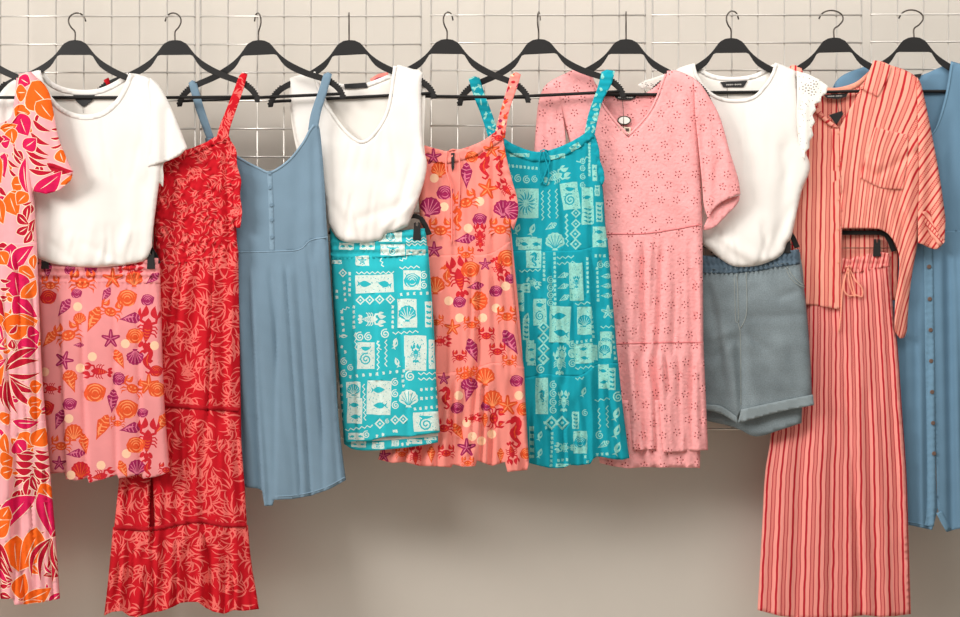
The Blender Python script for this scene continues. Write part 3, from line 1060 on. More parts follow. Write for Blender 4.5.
g = G(g.c, g.d0 - .006)
R1s = garment('sea_print_shorts', g, 478, 'pink flared shorts printed with orange and plum sea creatures, below the white tee', 'shorts')
SEA1 = sea([(90, 50, 'conch', 'p', 9), (205, 50, 'round', 'p', 5), (315, 40, 'round', 'p', 6), (425, 95, 'star', 'o', 10), (535, 95, 'scallop', 'o', 8), (520, 38, 'lobster', 'r', 12, 80), (630, 95, 'conch', 'p', 8, 50), (105, 125, 'crab', 'o', 10), (270, 112, 'crab', 'o', 14), (95, 190, 'round', 'r', 7.5),
            (240, 172, 'round', 'p', 5), (390, 180, 'conch', 'p', 8, 30), (500, 195, 'round', 'o', 9), (605, 205, 'round', 'p', 6), (175, 245, 'conch', 'p', 10, 35), (245, 240, 'dot', 'o', 4), (325, 305, 'conch', 'o', 13, 25), (415, 260, 'crab', 'o', 12, 15), (255, 300, 'scallop', 'o', 6), (520, 300, 'conch', 'p', 11, 85), (605, 345, 'lobster', 'r', 20, 8),
            (100, 405, 'conch', 'o', 10, 40), (195, 380, 'crab', 'o', 14, -15), (540, 390, 'round', 'o', 8), (415, 405, 'star', 'p', 9), (490, 430, 'dot', 'o', 4), (250, 437, 'conch', 'p', 5, 90), (175, 515, 'star', 'p', 9, 20), (320, 497, 'dot', 'o', 4), (460, 510, 'conch', 'o', 10, -25), (540, 500, 'scallop', 'p', 8, 180), (600, 515, 'horse', 'r', 12), (345, 572, 'lobster', 'r', 14, -85), (258, 555, 'dot', 'o', 4), (75, 575, 'dot', 'o', 4), (205, 600, 'scallop', 'o', 7), (455, 600, 'round', 'p', 5), (640, 440, 'dot', 'o', 4), (650, 570, 'round', 'r', 6)], (30, 260), 5.14)
SEA1 += sea([(100, 95, 'lobster', 'r', 11, -85), (210, 60, 'conch', 'o', 11, -20), (335, 115, 'round', 'o', 10), (205, 175, 'round', 'p', 6.5), (80, 195, 'round', 'r', 8), (150, 255, 'conch', 'p', 10, 20), (200, 250, 'dot', 'o', 4), (225, 320, 'scallop', 'o', 8.5), (425, 160, 'conch', 'p', 11, 5), (460, 50, 'round', 'p', 6), (530, 90, 'crab', 'o', 12, 20), (610, 75, 'star', 'o', 10), (655, 100, 'round', 'o', 8),
             (500, 200, 'round', 'o', 10), (580, 220, 'round', 'p', 5), (370, 295, 'conch', 'o', 13, 25), (450, 270, 'crab', 'o', 8), (520, 300, 'conch', 'p', 11, 80), (680, 270, 'conch', 'o', 11, 30), (605, 350, 'lobster', 'r', 19, 5), (160, 385, 'crab', 'o', 11), (235, 430, 'conch', 'p', 9, 85), (280, 380, 'conch', 'o', 10, -10), (365, 490, 'dot', 'o', 5), (495, 430, 'dot', 'o', 4), (545, 385, 'round', 'o', 8.5), (550, 500, 'scallop', 'p', 8), (480, 510, 'conch', 'o', 9, -25),
             (260, 515, 'scallop', 'r', 9), (370, 545, 'lobster', 'r', 13, 80), (600, 500, 'horse', 'r', 9), (210, 540, 'dot', 'o', 4), (150, 480, 'star', 'p', 7), (700, 510, 'crab', 'r', 8)], (30, 370), 5.14)
PM = [MPK, MORG, MCRM, MPUR, MDOT, MYEL, MPND]
wbs = dep(g, .001, .004, 6, lambda u, v: .0013 * np.sin(v * 6.283 / 7.0) + .0008 * np.sin(u * 1.1 + 2 * np.sin(v * .5)), seed=16)
pl1 = pleats((60, 284, 65.5, 473, 13, .0050), (82, 284, 88, 480, 16, .0055), (115, 284, 118, 477, 14, .0045), (139, 284, 142, 477, 14, .0048))
sh = dep(g, .001, .007, 6, add(pl1, lambda u, v: -.0020 * np.exp(-((u - 95) / 90) ** 2) * 0), seed=15)
part('back_panel', R1s, PM[:5], tier([(38, 272), (160, 268)], [(164, 400)], [(50, 474), (85, 470), (120, 474), (168, 468)], [(42, 400)]), dep(g, -.001, .005, 8, sign=-1), sp=8, back=True)
sh = joined(wbs, sh, [(37, 282), (160, 281)], 14, -0.0012)
part('leg_fabric', R1s, PM, [('l', [(37, 281), (160, 279)]), ('cr', [(160, 279), (162, 340), (165, 410), (170, 471)]), ('l', [(170, 471), (162, 475), (154.5, 477), (143, 478.5), (141.5, 474), (130, 476.5), (118.5, 478.5), (117, 475), (104, 479), (89, 483), (87.5, 478), (76, 480.5), (66, 479), (65, 473), (50, 472)]), ('cr', [(50, 472), (44, 410), (40, 340), (37, 281)])], sh, SEA1)
part('waistband', R1s, PM, [('c', [(37, 255), (100, 257), (159, 258)]), ('cr', [(159, 258), (160.5, 284)]), ('l', [(160.5, 284), (37.5, 285)]), ('cr', [(37.5, 285), (37, 255)])], wbs, SEA1, label='smocked elastic waistband')
clip_hanger(g, 98, 243, 62, 'black clip hanger above the pink sea print shorts', 9)

# ================================================================== red dress
g = GS[2]
R2 = garment('red_dress', g, 612, 'long red tiered dress with pale leafy line print and one wide strap showing', 'dress')
rr = random.Random(21)
RED = []


def fan(x, y, n, L0, L1, w, spread):
    a0 = rr.uniform(0, 6.28)
    bd = rr.choice([-.16, .16])
    for i in range(n):
        a = a0 + spread * (i / (n - 1) - .5) + rr.uniform(-.1, .1)
        L_ = rr.uniform(L0, L1) * (1 - .35 * abs(i / (n - 1) - .5))
        s0 = rr.uniform(1.5, 4)
        x0, y0 = x + s0 * math.cos(a) + rr.uniform(-1, 1), y + s0 * math.sin(a) + rr.uniform(-1, 1)
        RED.append((1, leaf(x0, y0, x0 + L_ * math.cos(a), y0 + L_ * math.sin(a), rr.uniform(*w), bd + rr.uniform(-.08, .08), 7)))


yy = 72
while yy < 622:
    xx = 90 + rr.uniform(0, 12)
    dense = yy < 258
    while xx < 264:
        fan(xx + rr.uniform(-4, 4), yy + rr.uniform(-4, 4), rr.choice([4, 5, 6]), 7 if dense else 10, 12 if dense else 20, (.9, 1.5) if dense else (1.1, 2.1), rr.choice([1.4, 2.0, 2.6]))
        xx += 10.5 if dense else 13
    yy += 9.0 if dense else 12.0
RM = [MRED, MREDP]
part('back_panel', R2, [MRED], tier([(155, 185), (234, 172)], [(239, 300), (243, 480)], [(108, 600), (184, 596), (256, 598)], [(150, 300), (125, 500)]), dep(g, -.001, .005, 8, sign=-1), sp=9, back=True)
bo = dep(g, .001, .008, 7, add(lines((224, 140, 229, 262, 2.2, -.0055), (190, 150, 190, 258, 6, -.0014), (172, 170, 172, 258, 6, -.0012)), lambda u, v: .0009 * np.sin(u * .9 + 2.5 * np.sin(v * .23)) + .0007 * np.sin(v * .8 + 3 * np.sin(u * .3))), seed=22)
part('bodice', R2, RM, [('c', [(152, 166), (162, 159), (172, 155), (182, 151), (192, 148), (203, 144), (213, 138), (222, 135), (229, 136)]), ('cr', [(229, 136), (231, 142), (229, 150), (233, 158), (231, 166), (236, 175), (234, 184), (238, 196), (235, 206), (239, 216), (236, 226), (237, 240), (238.5, 254)]), ('c', [(238.5, 254), (210, 258), (185, 262), (158, 266)]), ('cr', [(158, 266), (155, 230), (157, 200), (152, 166)])], bo, RED, sp=3)
part('neck_frill', R2, RM, strip([(154, 169), (170, 160), (190, 152), (207, 145), (221, 139), (229, 141)], 6), lambda u, v, e: over(bo, .0022)(u, v, e) + .0014 * np.sin(u * 1.3), RED, sp=2.6)
part('strap', R2, RM, [('lr', [(239, 76), (242, 72.5), (247.5, 74)]), ('c', [(247.5, 74), (243, 90), (236, 110), (230, 128), (228, 140)]), ('l', [(228, 140), (216, 140)]), ('c', [(216, 140), (219, 128), (226, 110), (233, 92), (239, 76)])], dep(g, .001, .007, 3, seed=23), RED, sp=2.6)
part('strap', R2, RM, [('lr', [(103.5, 80), (108.5, 77.5), (111.5, 84), (106, 87.5), (103.5, 80)])], dep(g, .001, .006, 2.5), sp=2)
s1 = dep(g, .001, .009, 8, add(gather([(158, 262), (128, 408)], [(238, 252), (240, 410)], 256, 408, 5, .0024, 31), lines((222, 256, 224, 420, 3, -.005), (196, 258, 188, 420, 5, -.003), (172, 262, 158, 420, 5, -.0025), (210, 256, 208, 420, 6, .0014))), seed=24)
s1 = joined(bo, s1, [(157, 263), (185, 259), (210, 255), (238, 250)], 26, 0.0008)
part('skirt', R2, RM, tier([(157, 263), (185, 259), (210, 255), (238.5, 250)], [(239, 300), (240, 360)], [(128, 408), (168, 407), (200, 409), (240, 411)], [(150, 300), (138, 360)]), s1, RED)
s2 = dep(g, .001, .009, 8, add(gather([(128, 408), (114, 528)], [(240, 410), (247, 528)], 408, 528, 6, .0022, 33), lines((150, 400, 152.5, 560, 1.8, -.012), (178, 408, 176, 560, 4, -.005), (190, 408, 188, 560, 4, -.005), (218, 408, 222, 560, 8, .0016), (135, 420, 130, 560, 6, -.0015))), seed=25)
s2 = joined(s1, s2, [(128, 407), (168, 406), (200, 408), (240, 410)], 26, 0.0008)
part('middle_tier', R2, RM, tier([(128, 407), (168, 406), (200, 408), (240, 410)], [(242, 450), (245, 490)], [(114, 528), (140, 529.5), (149.5, 530), (150.6, 490), (151.5, 440), (153.2, 490), (154.6, 529), (180, 524), (200, 522), (224, 526), (247, 526)], [(122, 450), (118, 490)]), s2, RED)
s3 = dep(g, .002, .010, 8, add(gather([(113, 528), (104, 614)], [(248, 528), (259, 610)], 526, 612, 9, .0038, 35), lines((152, 520, 153, 640, 3, -.005), (176, 526, 174, 640, 4, -.005), (190, 526, 190, 640, 4, -.005), (208, 528, 206, 640, 4, -.003), (232, 528, 236, 640, 4, -.002))), seed=26)
s3 = joined(s2, s3, [(113, 527), (150, 529), (180, 523), (200, 521), (224, 525), (248, 525)], 26, 0.0008)
part('ruffle_tier', R2, RM, tier([(113, 527), (150, 529), (180, 523), (200, 521), (224, 525), (248, 525)], [(251, 560), (256, 590)], [(104, 615.5), (112, 612), (122, 611), (129, 616), (137, 617), (150, 613), (162, 611), (173, 607), (180, 603), (188, 602), (198, 602), (206, 608), (213, 611.5), (224, 614), (234, 610), (243, 611), (259, 609)], [(110, 560), (107, 590)]), s3, RED)
part('seam_trim', R2, [MREDT], strip([(129, 407), (168, 405.5), (200, 407.5), (239, 409.5)], 4.4), lambda u, v, e: over(s2, .002)(u, v, e) + .0005 * np.sin(u * 2.2), sp=2.6, label='darker red gathered seam trim')
part('seam_trim', R2, [MREDT], strip([(114.5, 527), (150, 529), (180, 523), (200, 521), (224, 525), (246.5, 525)], 4.4), lambda u, v, e: over(s3, .002)(u, v, e) + .0005 * np.sin(u * 2.2), sp=2.6, label='darker red gathered seam trim')
part('armhole_frill', R2, RM, [('c', [(229, 138), (236, 150), (237, 165), (241, 180), (240, 195), (242, 212), (240, 228)]), ('c', [(240, 228), (235, 226), (233, 205), (231, 180), (229, 160), (226, 145), (229, 138)])], lambda u, v, e: dep(g, .008, .003, 3)(u, v, e) + .0018 * np.sin(v * .62), RED, sp=2.6)

# ================================================================== blue denim strappy dress
g = GS[3]
R3 = garment('denim_strap_dress', g, 500, 'pale blue denim dress with thin straps and small front buttons', 'dress')
part('back_panel', R3, [MDEN], [('c', [(212, 150), (240, 166), (268, 172), (295, 166), (316, 150)]), ('cr', [(316, 150), (328, 245), (338, 410), (343, 470)]), ('c', [(343, 470), (300, 478), (244, 470)]), ('cr', [(244, 470), (226, 250), (212, 150)])], dep(g, -.001, .005, 8, sign=-1), sp=9, back=True)
b3 = dep(g, .001, .008, 8, lines((236, 165, 250, 250, 6, -.0014), (300, 150, 296, 250, 7, -.0018), (314, 130, 316, 248, 4, -.0022), (290, 200, 305, 250, 5, .001)), seed=41)
part('bodice', R3, [MDEN], [('c', [(205, 138), (213, 139), (228, 150), (246, 161), (260, 168), (268, 171.5), (277, 168), (291, 157), (304, 140), (309, 130), (314, 123)]), ('cr', [(314, 123), (319, 126), (322, 150), (325, 190), (326.5, 220), (328, 238)]), ('c', [(328, 238), (310, 241), (299, 250), (270, 252), (226, 253)]), ('cr', [(226, 253), (221, 220), (212, 180), (205, 138)])], b3)
part('neck_binding', R3, [MDENS], strip([(213, 140.5), (228, 151), (246, 162), (260, 169), (268, 172.5), (277, 169.5), (291, 158.5), (304, 141.5), (309.5, 131), (314, 125)], 2.4), over(b3, .0009))
part('strap', R3, [MDEN], [('lr', [(188.5, 83), (192, 80), (196.5, 82)]), ('c', [(196.5, 82), (203, 105), (214, 138)]), ('l', [(214, 138), (207, 140)]), ('c', [(207, 140), (196, 110), (188.5, 83)])], dep(g, .001, .006, 2.5), sp=2.6)
part('strap', R3, [MDEN], [('lr', [(323.5, 74), (328, 72), (332, 74)]), ('c', [(332, 74), (327, 92), (321, 112), (318, 128)]), ('l', [(318, 128), (308, 130)]), ('c', [(308, 130), (311, 113), (318, 92), (323.5, 74)])], dep(g, .001, .0075, 2.5), sp=2.6)
pk3 = part('placket', R3, [MDENS], strip([(269.5, 172), (271, 210), (272, 251)], 5), over(b3, .0007))
for u, v in ((269.8, 173), (270, 187.5), (271.3, 205), (271.6, 220), (272, 237)):
    button(pk3, u, v, at(b3, u, v) + .0016, 2.1, MDEN)
sk3 = dep(g, .001, .010, 7, add(gather([(226, 252), (246, 490)], [(328, 238), (346, 480)], 250, 495, 4, .0015, 43), pleats((249, 252, 263, 505, 16, .0062), (279, 252, 275, 505, 20, .0035), (297, 250, 312, 500, 20, .003), (318, 244, 325, 500, 18, .0022), (232, 252, 247, 490, 12, .002))), seed=42)
sk3 = joined(b3, sk3, [(225, 252), (270, 251), (299, 249), (310, 240), (328, 237)], 26, 0.0008)
sk3o = part('skirt', R3, [MDEN], tier([(225, 252.5), (270, 251.5), (299, 249.5), (310, 240.5), (328, 237)], [(333, 320), (338, 410), (342, 450)], [(240, 480), (246, 487.5), (258, 488.5), (262, 491), (264.5, 506), (272.5, 505.5), (274, 500), (293, 499), (312, 495.5), (330, 489), (346, 480)], [(230, 330), (236, 420)]), sk3)
part('waist_seam', R3, [MDENS], strip([(226, 252.5), (270, 251.5), (299, 249.5), (310, 240.5), (327.5, 237)], 1.4), over(sk3, .0006), sp=2.6)
part('hem_stitch', sk3o, [MDENS], strip([(275, 496.5), (293, 495.5), (312, 492), (330, 485.5), (345, 477)], 1.1), over(sk3, .0008), sp=2.6)

# ================================================================== white tank and teal shorts
g = GS[4]
R4 = garment('white_tank', g, 240, 'white sleeveless V-neck tank between the denim dress and the coral dress', 'top')
bk4 = dep(g, -.001, .006, 8, sign=-1, seed=51)
part('back_panel', R4, [MWB], [('cr', [(290, 79), (312, 73)]), ('c', [(312, 73), (322, 80), (336, 86), (352, 88), (368, 86), (382, 81), (396, 74)]), ('cr', [(396, 74), (423, 74), (424, 140), (425, 170), (412, 203)]), ('l', [(412, 203), (326, 203)]), ('cr', [(326, 203), (300, 160), (290, 110), (290, 79)])], bk4, sp=6, back=True)
part('back_neckband', R4, [MW], strip([(313, 73), (323, 79.5), (337, 85), (352, 87), (367, 85), (381, 80), (396, 73.5)], 4.5), lambda u, v, e: over(bk4, .002)(u, v, e), label='band at the back of the neck')
tk = dep(g, .001, .008, 7, add(hem_puckers(332, 410, 238, 12, 5), hem_puckers(335, 420, 165, 7, 6, 50, .0007), lines((410, 90, 418, 200, 8, -.0014), (335, 140, 350, 240, 16, .0014), (400, 130, 380, 240, 12, -.0016), (420, 150, 402, 232, 6, .0016), (412, 160, 392, 236, 3.5, -.0024), (350, 222, 400, 205, 5, -.0014), (380, 230, 402, 212, 4, .002), (330, 200, 360, 242, 5, -.0014))), seed=52, wr=.0011, wl=60)
tk = blouse(tk, 165, 220, .006)
part('body', R4, [MW], [('cr', [(289.5, 78), (300, 74.5), (312, 71.5)]), ('c', [(312, 71.5), (317, 85), (323.5, 101), (331, 115), (340, 128), (350, 138), (360, 144), (368, 142.5), (375, 137), (383, 125), (389.5, 112), (393, 95), (397, 65)]), ('cr', [(397, 65), (402, 65.5), (423, 72.5)]),
                        ('cr', [(423, 72.5), (421.5, 100), (423, 145), (427, 163), (424, 182), (416, 206), (408, 226)]), ('cr', [(408, 226), (396, 231), (385, 234), (378, 240.5), (354, 243), (338, 238.5), (328, 224)]), ('cr', [(328, 224), (322, 190), (302, 155), (292, 115), (289.5, 78)])], tk)
part('neck_binding', R4, [MW], strip([(313.5, 72), (318.5, 86), (325, 101), (332.5, 114.5), (341.5, 127), (351, 136.5), (360, 142), (367, 140.5), (373.5, 135), (381.5, 123.5), (387.5, 111), (391, 94), (395, 66)], 3.4), over(tk, .0006))
label_part(R4, [(344, 84), (366, 82.5), (368, 87.5), (356, 88.5), (345, 88.5)], g, -.004)

g = G(g.c, g.d0 - .006)
R4s = garment('turquoise_shorts', g, 445, 'bright turquoise shorts with white block print, below the white tank', 'shorts')
TR1 = tribal([('tile', 150, 190, 60, 30, 'fish'), ('tile', 235, 190, 60, 30, 'fish'), ('tile', 330, 150, 95, 42, 'scallop'), ('tile', 340, 205, 100, 45, 'spiral'), ('zig', 395, 160, 478, 157), ('zig', 395, 172, 478, 169), ('zig', 395, 184, 478, 181), ('tile', 435, 215, 80, 22, 'fish'), ('tile', 110, 255, 40, 15, 'fish'), ('tile', 215, 250, 55, 40, 'star'),
              ('tile', 265, 345, 158, 74, 'fish', -2), ('dia', 207, 412, 20), ('dia', 245, 411, 20), ('dia', 286, 409, 20), ('dia', 330, 408, 20), ('lobster', 255, 490, 58, 90), ('dots', 180, 440, 180, 522, 5), ('dots', 340, 440, 340, 522, 5), ('tile', 400, 465, 80, 118, 'scallop', -1), ('tile', 420, 330, 72, 80, 'round'), ('sp', 468, 310, 17), ('sp', 468, 350, 17), ('dots', 375, 388, 482, 382, 5),
              ('zig', 190, 300, 345, 298), ('zig', 368, 280, 450, 274), ('dia', 135, 300, 18), ('dots', 140, 340, 145, 410, 4), ('dots', 130, 460, 140, 560, 5), ('tile', 163, 345, 10, 100, 'leafy'), ('tile', 432, 600, 90, 85, 'horse'), ('tile', 487, 470, 30, 105, 'leafy'), ('zig', 340, 548, 445, 540), ('sp', 205, 562, 20), ('sp', 240, 562, 18), ('sp', 310, 550, 20), ('zig', 290, 240, 300, 275), ('dots', 110, 375, 110, 400, 2), ('zig', 370, 250, 400, 235), ('zig', 185, 545, 190, 617), ('zig', 275, 580, 290, 617), ('fish', 350, 580, 20), ('zig', 160, 440, 130, 455)], (310, 200), 4.11, 5)
TR1 += tribal([('tile', 230, 105, 72, 110, 'spiral'), ('zig', 280, 45, 280, 165), ('zig', 312, 40, 312, 150), ('tile', 435, 95, 88, 145, 'lobster'), ('dots', 165, 192, 385, 168, 9), ('sp', 167, 155, 14), ('fish', 352, 55, 24), ('fish', 357, 130, 24, -110), ('tile', 284, 278, 100, 140, 'fish', 2), ('tile', 178, 245, 58, 66, 'scallop'), ('tile', 184, 332, 62, 105, 'fish', 1), ('zig', 220, 222, 226, 372), ('sp', 350, 215, 17), ('sp', 350, 262, 17), ('sp', 352, 310, 17), ('scallop', 405, 280, 40), ('sp', 412, 190, 22),
               ('zig', 445, 180, 525, 178), ('zig', 445, 202, 525, 200), ('dots', 458, 245, 522, 240, 4), ('dots', 458, 282, 522, 276, 4), ('dots', 432, 324, 522, 316, 5), ('dia', 287, 385, 22), ('dia', 350, 370, 20), ('dia', 383, 367, 20), ('sp', 318, 375, 10), ('tile', 477, 376, 105, 80, 'spiral', -3), ('zig', 145, 412, 258, 394), ('tile', 190, 437, 65, 28, 'fish'), ('sp', 232, 430, 16), ('dots', 275, 435, 300, 430, 2), ('dots', 345, 415, 355, 415, 2), ('tile', 495, 445, 50, 14, 'fish'), ('dots', 130, 70, 145, 90, 2), ('fish', 140, 25, 20, 0), ('sp', 140, 130, 16), ('sp', 140, 180, 16), ('dots', 128, 230, 132, 400, 6), ('tile', 500, 100, 24, 120, 'fish'), ('fish', 500, 60, 22), ('fish', 500, 110, 22), ('dots', 380, 190, 384, 230, 3),
               ('tile', 200, 470, 60, 24, 'fish'), ('tile', 280, 475, 50, 26, 'spiral'), ('tile', 350, 465, 30, 24, 'leafy'), ('tile', 430, 458, 60, 18, 'fish'), ('dots', 380, 470, 400, 468, 2), ('sp', 490, 460, 12)], (310, 330), 4.11, 6)
TM1 = [MT1, MT1P]
part('back_panel', R4s, TM1, tier([(331, 250), (428, 246)], [(434, 330), (437, 400)], [(344, 444), (354, 449.5), (373, 450.5), (407, 447.5), (438, 442.5)], [(337, 350)]), dep(g, -.001, .005, 8, sign=1), TR1)
part('back_hem_lining', R4s, [MWB], strip([(372, 439), (405, 437), (438, 434)], 4), dep(g, .0045, 0, 3), label='white reverse of the back hem')
wb4 = dep(g, .001, .004, 6, lambda u, v: .001 * np.sin(v * 6.283 / 7.5) + .0006 * np.sin(u * 1.1 + 2 * np.sin(v * .5)), seed=56)
sh4 = dep(g, .001, .008, 7, pleats((352, 262, 358, 445, 16, .0028), (372, 262, 383, 445, 14, .0018), (397, 262, 410, 440, 18, .0030)), seed=55)
sh4 = joined(wb4, sh4, [(331, 259), (380, 256), (428, 252)], 14, -0.0012)
part('leg_fabric', R4s, TM1, tier([(331, 258), (380, 255), (428, 251)], [(430, 290), (434, 336), (437, 390)], [(344.5, 443), (358, 441), (370, 441), (382, 437.5), (396, 436), (408, 437), (424, 434.5), (440, 432.5)], [(333, 300), (337, 350), (341, 400)]), sh4, TR1)
part('waistband', R4s, TM1, [('c', [(329.5, 228), (380, 231), (425.5, 228.5)]), ('cr', [(425.5, 228.5), (428, 253)]), ('c', [(428, 253), (380, 257.5), (331, 260.5)]), ('cr', [(331, 260.5), (329.5, 228)])], wb4, TR1, label='smocked elastic waistband')
clip_hanger(g, 380, 214, 51, 'black clip hanger above the turquoise block print shorts', 14)

# ================================================================== coral sea print dress
g = GS[5]
R5 = garment('coral_sea_dress', g, 468, 'coral strappy dress printed with crabs, starfish and lobsters, between tank and teal dress', 'dress')
SEA2 = sea([(75, 150, 'star', 'p', 8), (110, 220, 'scallop', 'o', 8), (260, 255, 'conch', 'p', 12), (355, 200, 'horse', 'r', 12), (380, 330, 'star', 'o', 10, 10), (140, 350, 'round', 'p', 7.5), (135, 430, 'dot', 'o', 4), (335, 400, 'dot', 'o', 4), (255, 400, 'crab', 'o', 13, -15), (60, 430, 'scallop', 'p', 10, 20), (335, 500, 'round', 'p', 6.5), (270, 550, 'dot', 'o', 4), (115, 555, 'crab', 'o', 13), (205, 500, 'horse', 'o', 10), (335, 585, 'lobster', 'r', 11), (465, 440, 'scallop', 'p', 9), (515, 450, 'scallop', 'p', 9, 90), (450, 550, 'crab', 'o', 12), (250, 612, 'conch', 'p', 10, 80), (440, 200, 'horse', 'r', 9), (480, 330, 'lobster', 'r', 11, -40), (80, 270, 'dot', 'o', 4), (290, 150, 'round', 'o', 6), (400, 110, 'star', 'o', 8), (440, 40, 'crab', 'r', 8), (480, 130, 'star', 'o', 8)], (420, 130), 5.6)
SEA2 += sea([(140, 40, 'star', 'p', 8), (330, 8, 'lobster', 'r', 9), (270, 58, 'crab', 'o', 9), (440, 75, 'round', 'o', 9), (190, 145, 'horse', 'o', 10), (243, 150, 'lobster', 'r', 19, -10), (290, 120, 'round', 'o', 8.5), (310, 190, 'conch', 'p', 8, 80), (410, 120, 'lobster', 'r', 12, 150), (455, 160, 'round', 'p', 5), (395, 210, 'round', 'p', 6), (245, 255, 'round', 'p', 6), (145, 185, 'scallop', 'o', 9), (325, 250, 'scallop', 'o', 9, 90), (435, 190, 'dot', 'o', 4), (395, 280, 'dot', 'o', 4), (245, 320, 'dot', 'o', 4), (440, 310, 'crab', 'o', 11), (150, 335, 'crab', 'o', 8), (215, 360, 'star', 'o', 8), (295, 345, 'crab', 'o', 9), (170, 415, 'lobster', 'r', 10, 90), (355, 390, 'crab', 'r', 9), (455, 420, 'conch', 'p', 13, -30), (300, 455, 'conch', 'p', 12, -20), (400, 455, 'crab', 'r', 9), (245, 480, 'crab', 'r', 8), (450, 500, 'crab', 'o', 8), (480, 580, 'round', 'p', 6), (285, 595, 'scallop', 'p', 8), (290, 545, 'crab', 'o', 8), (350, 560, 'scallop', 'o', 9), (180, 570, 'star', 'p', 6), (350, 100, 'star', 'p', 6), (200, 250, 'dot', 'o', 4), (340, 320, 'dot', 'o', 4)], (400, 240), 4.11)
SEA2 += sea([(435, 180, 'conch', 'p', 11, 15), (385, 255, 'round', 'p', 6), (390, 200, 'dot', 'o', 4), (425, 320, 'dot', 'o', 4), (515, 245, 'round', 'p', 5.5), (540, 215, 'scallop', 'o', 9), (605, 245, 'star', 'o', 10), (655, 200, 'dot', 'o', 4), (550, 300, 'crab', 'r', 11, 90), (635, 360, 'horse', 'r', 14), (645, 135, 'round', 'p', 6), (390, 360, 'conch', 'o', 9, -30), (425, 430, 'star', 'p', 9), (490, 400, 'dot', 'o', 4), (535, 370, 'dot', 'o', 4), (505, 310, 'conch', 'o', 7), (625, 455, 'lobster', 'r', 11, 170), (690, 455, 'round', 'o', 6), (575, 465, 'conch', 'o', 7), (455, 300, 'lobster', 'r', 8, 80), (335, 450, 'crab', 'r', 9), (200, 465, 'lobster', 'r', 11), (270, 460, 'conch', 'o', 8), (60, 465, 'star', 'p', 7), (140, 455, 'crab', 'o', 7), (330, 210, 'horse', 'r', 10), (325, 340, 'crab', 'r', 10), (430, 495, 'crab', 'o', 7), (415, 110, 'crab', 'o', 9), (680, 260, 'round', 'o', 7), (450, 380, 'dot', 'o', 4)], (370, 350), 4.4)
rq = random.Random(77)
SPK5 = [(rq.choice([1, 1, 2, 3, 4]), ell(rq.uniform(494, 522), rq.uniform(72, 140), rq.uniform(1.5, 3.2), rq.uniform(.8, 1.8), rq.uniform(0, 180), 7, .25, rq)) for _ in range(75)]
SPK6 = [(1, ell(rq.uniform(466, 617), rq.uniform(68, 142), rq.uniform(1.6, 3.6), rq.uniform(.7, 1.5), rq.uniform(0, 180), 7, .25, rq)) for _ in range(420)]
CM = [MCO, MORG, MCRM, MPUR, MDOT, MYEL, MPND]
part('back_panel', R5, CM[:5], tier([(424, 166), (460, 170), (504, 160)], [(512, 240), (522, 350)], [(380, 455), (440, 460), (526, 460)], [(418, 255), (402, 375)]), dep(g, -.001, .005, 8, sign=-1), sp=9, back=True)
b5 = dep(g, .001, .008, 7, add(gather([(424, 150), (428, 255)], [(500, 132), (510, 255)], 150, 255, 7, .0008, 61), lines((492, 150, 493, 262, 2.4, -.003), (498, 150, 500, 262, 3, .002), (430, 165, 437, 250, 5, -.0015))), seed=61)
part('bodice', R5, CM, [('c', [(420, 146), (432, 149), (446, 152.5), (459, 151), (472, 147), (484, 141.5), (493, 135), (499, 131)]), ('cr', [(499, 131), (503, 133), (504, 145), (503, 160), (508, 180), (513, 197), (515.5, 212), (511.5, 226), (510.5, 243)]), ('c', [(510.5, 243), (488, 255.5), (460, 256), (424, 257)]), ('cr', [(424, 257), (420, 220), (418, 180), (420, 146)])], b5, SEA2)
fr5 = lambda u, v, e: over(b5, .0025)(u, v, e) + .0011 * np.sin(u * .8 + .35 * v)
part('neck_frill', R5, CM, [('c', [(420, 144), (432, 147.5), (446, 151), (459, 149.5), (472, 145.5), (484, 140), (493, 133.5), (500, 129)]), ('l', [(500, 129), (503, 139)]), ('c', [(503, 139), (493, 146), (483, 152), (471, 157), (459, 161), (446, 163), (432, 161.5), (420, 158)]), ('l', [(420, 158), (420, 144)])], fr5, SEA2, sp=2.8)
part('strap', R5, CM, [('lr', [(510.5, 75), (516, 72), (521, 74.5)]), ('c', [(521, 74.5), (517, 88), (511, 105), (507, 122), (505, 138)]), ('l', [(505, 138), (494, 138)]), ('c', [(494, 138), (498, 120), (503, 102), (507, 88), (510.5, 75)])], lambda u, v, e: dep(g, .002, .0065, 3)(u, v, e) + .0012 * np.sin(v * 1.1), SEA2 + SPK5, sp=2.0)
part('strap', R5, CM, [('lr', [(370, 79), (378, 74), (388, 72)]), ('c', [(388, 72), (388, 77), (380, 82), (372, 84)]), ('l', [(372, 84), (370, 79)])], dep(g, .001, .0055, 3), [(3, leaf(374, 80, 386, 76, 5))], sp=2.4)
key = slab('keyhole_shade', R5, [(451, 153), (454.6, 152.6), (454.2, 168), (452.6, 172), (451.4, 167)], .0158, .0163, MLAB, g, label='dark slab standing for the shaded keyhole slit below the neck tie')  # black slab stands in for the shade in the uncut keyhole
for pts in ([(447, 151), (446, 168), (449, 180), (451.5, 192), (452, 244)], [(458, 150), (460, 170), (459, 207)], [(449, 151), (453, 149.5), (458, 150.5)]):
    tube('tie_cord', [P(a, b, at(b5, a, b) + .0045) for a, b in cat(pts, 4)], .0022, MCO, R5)
part('armhole_frill', R5, CM, [('c', [(503, 140), (507, 160), (512, 180), (517, 198), (518, 214), (513.5, 230)]), ('c', [(513.5, 230), (510, 222), (510, 205), (505, 185), (501, 165), (499, 150), (503, 140)])], lambda u, v, e: dep(g, .008, .003, 3)(u, v, e) + .0016 * np.sin(v * .6), SEA2, sp=2.8)
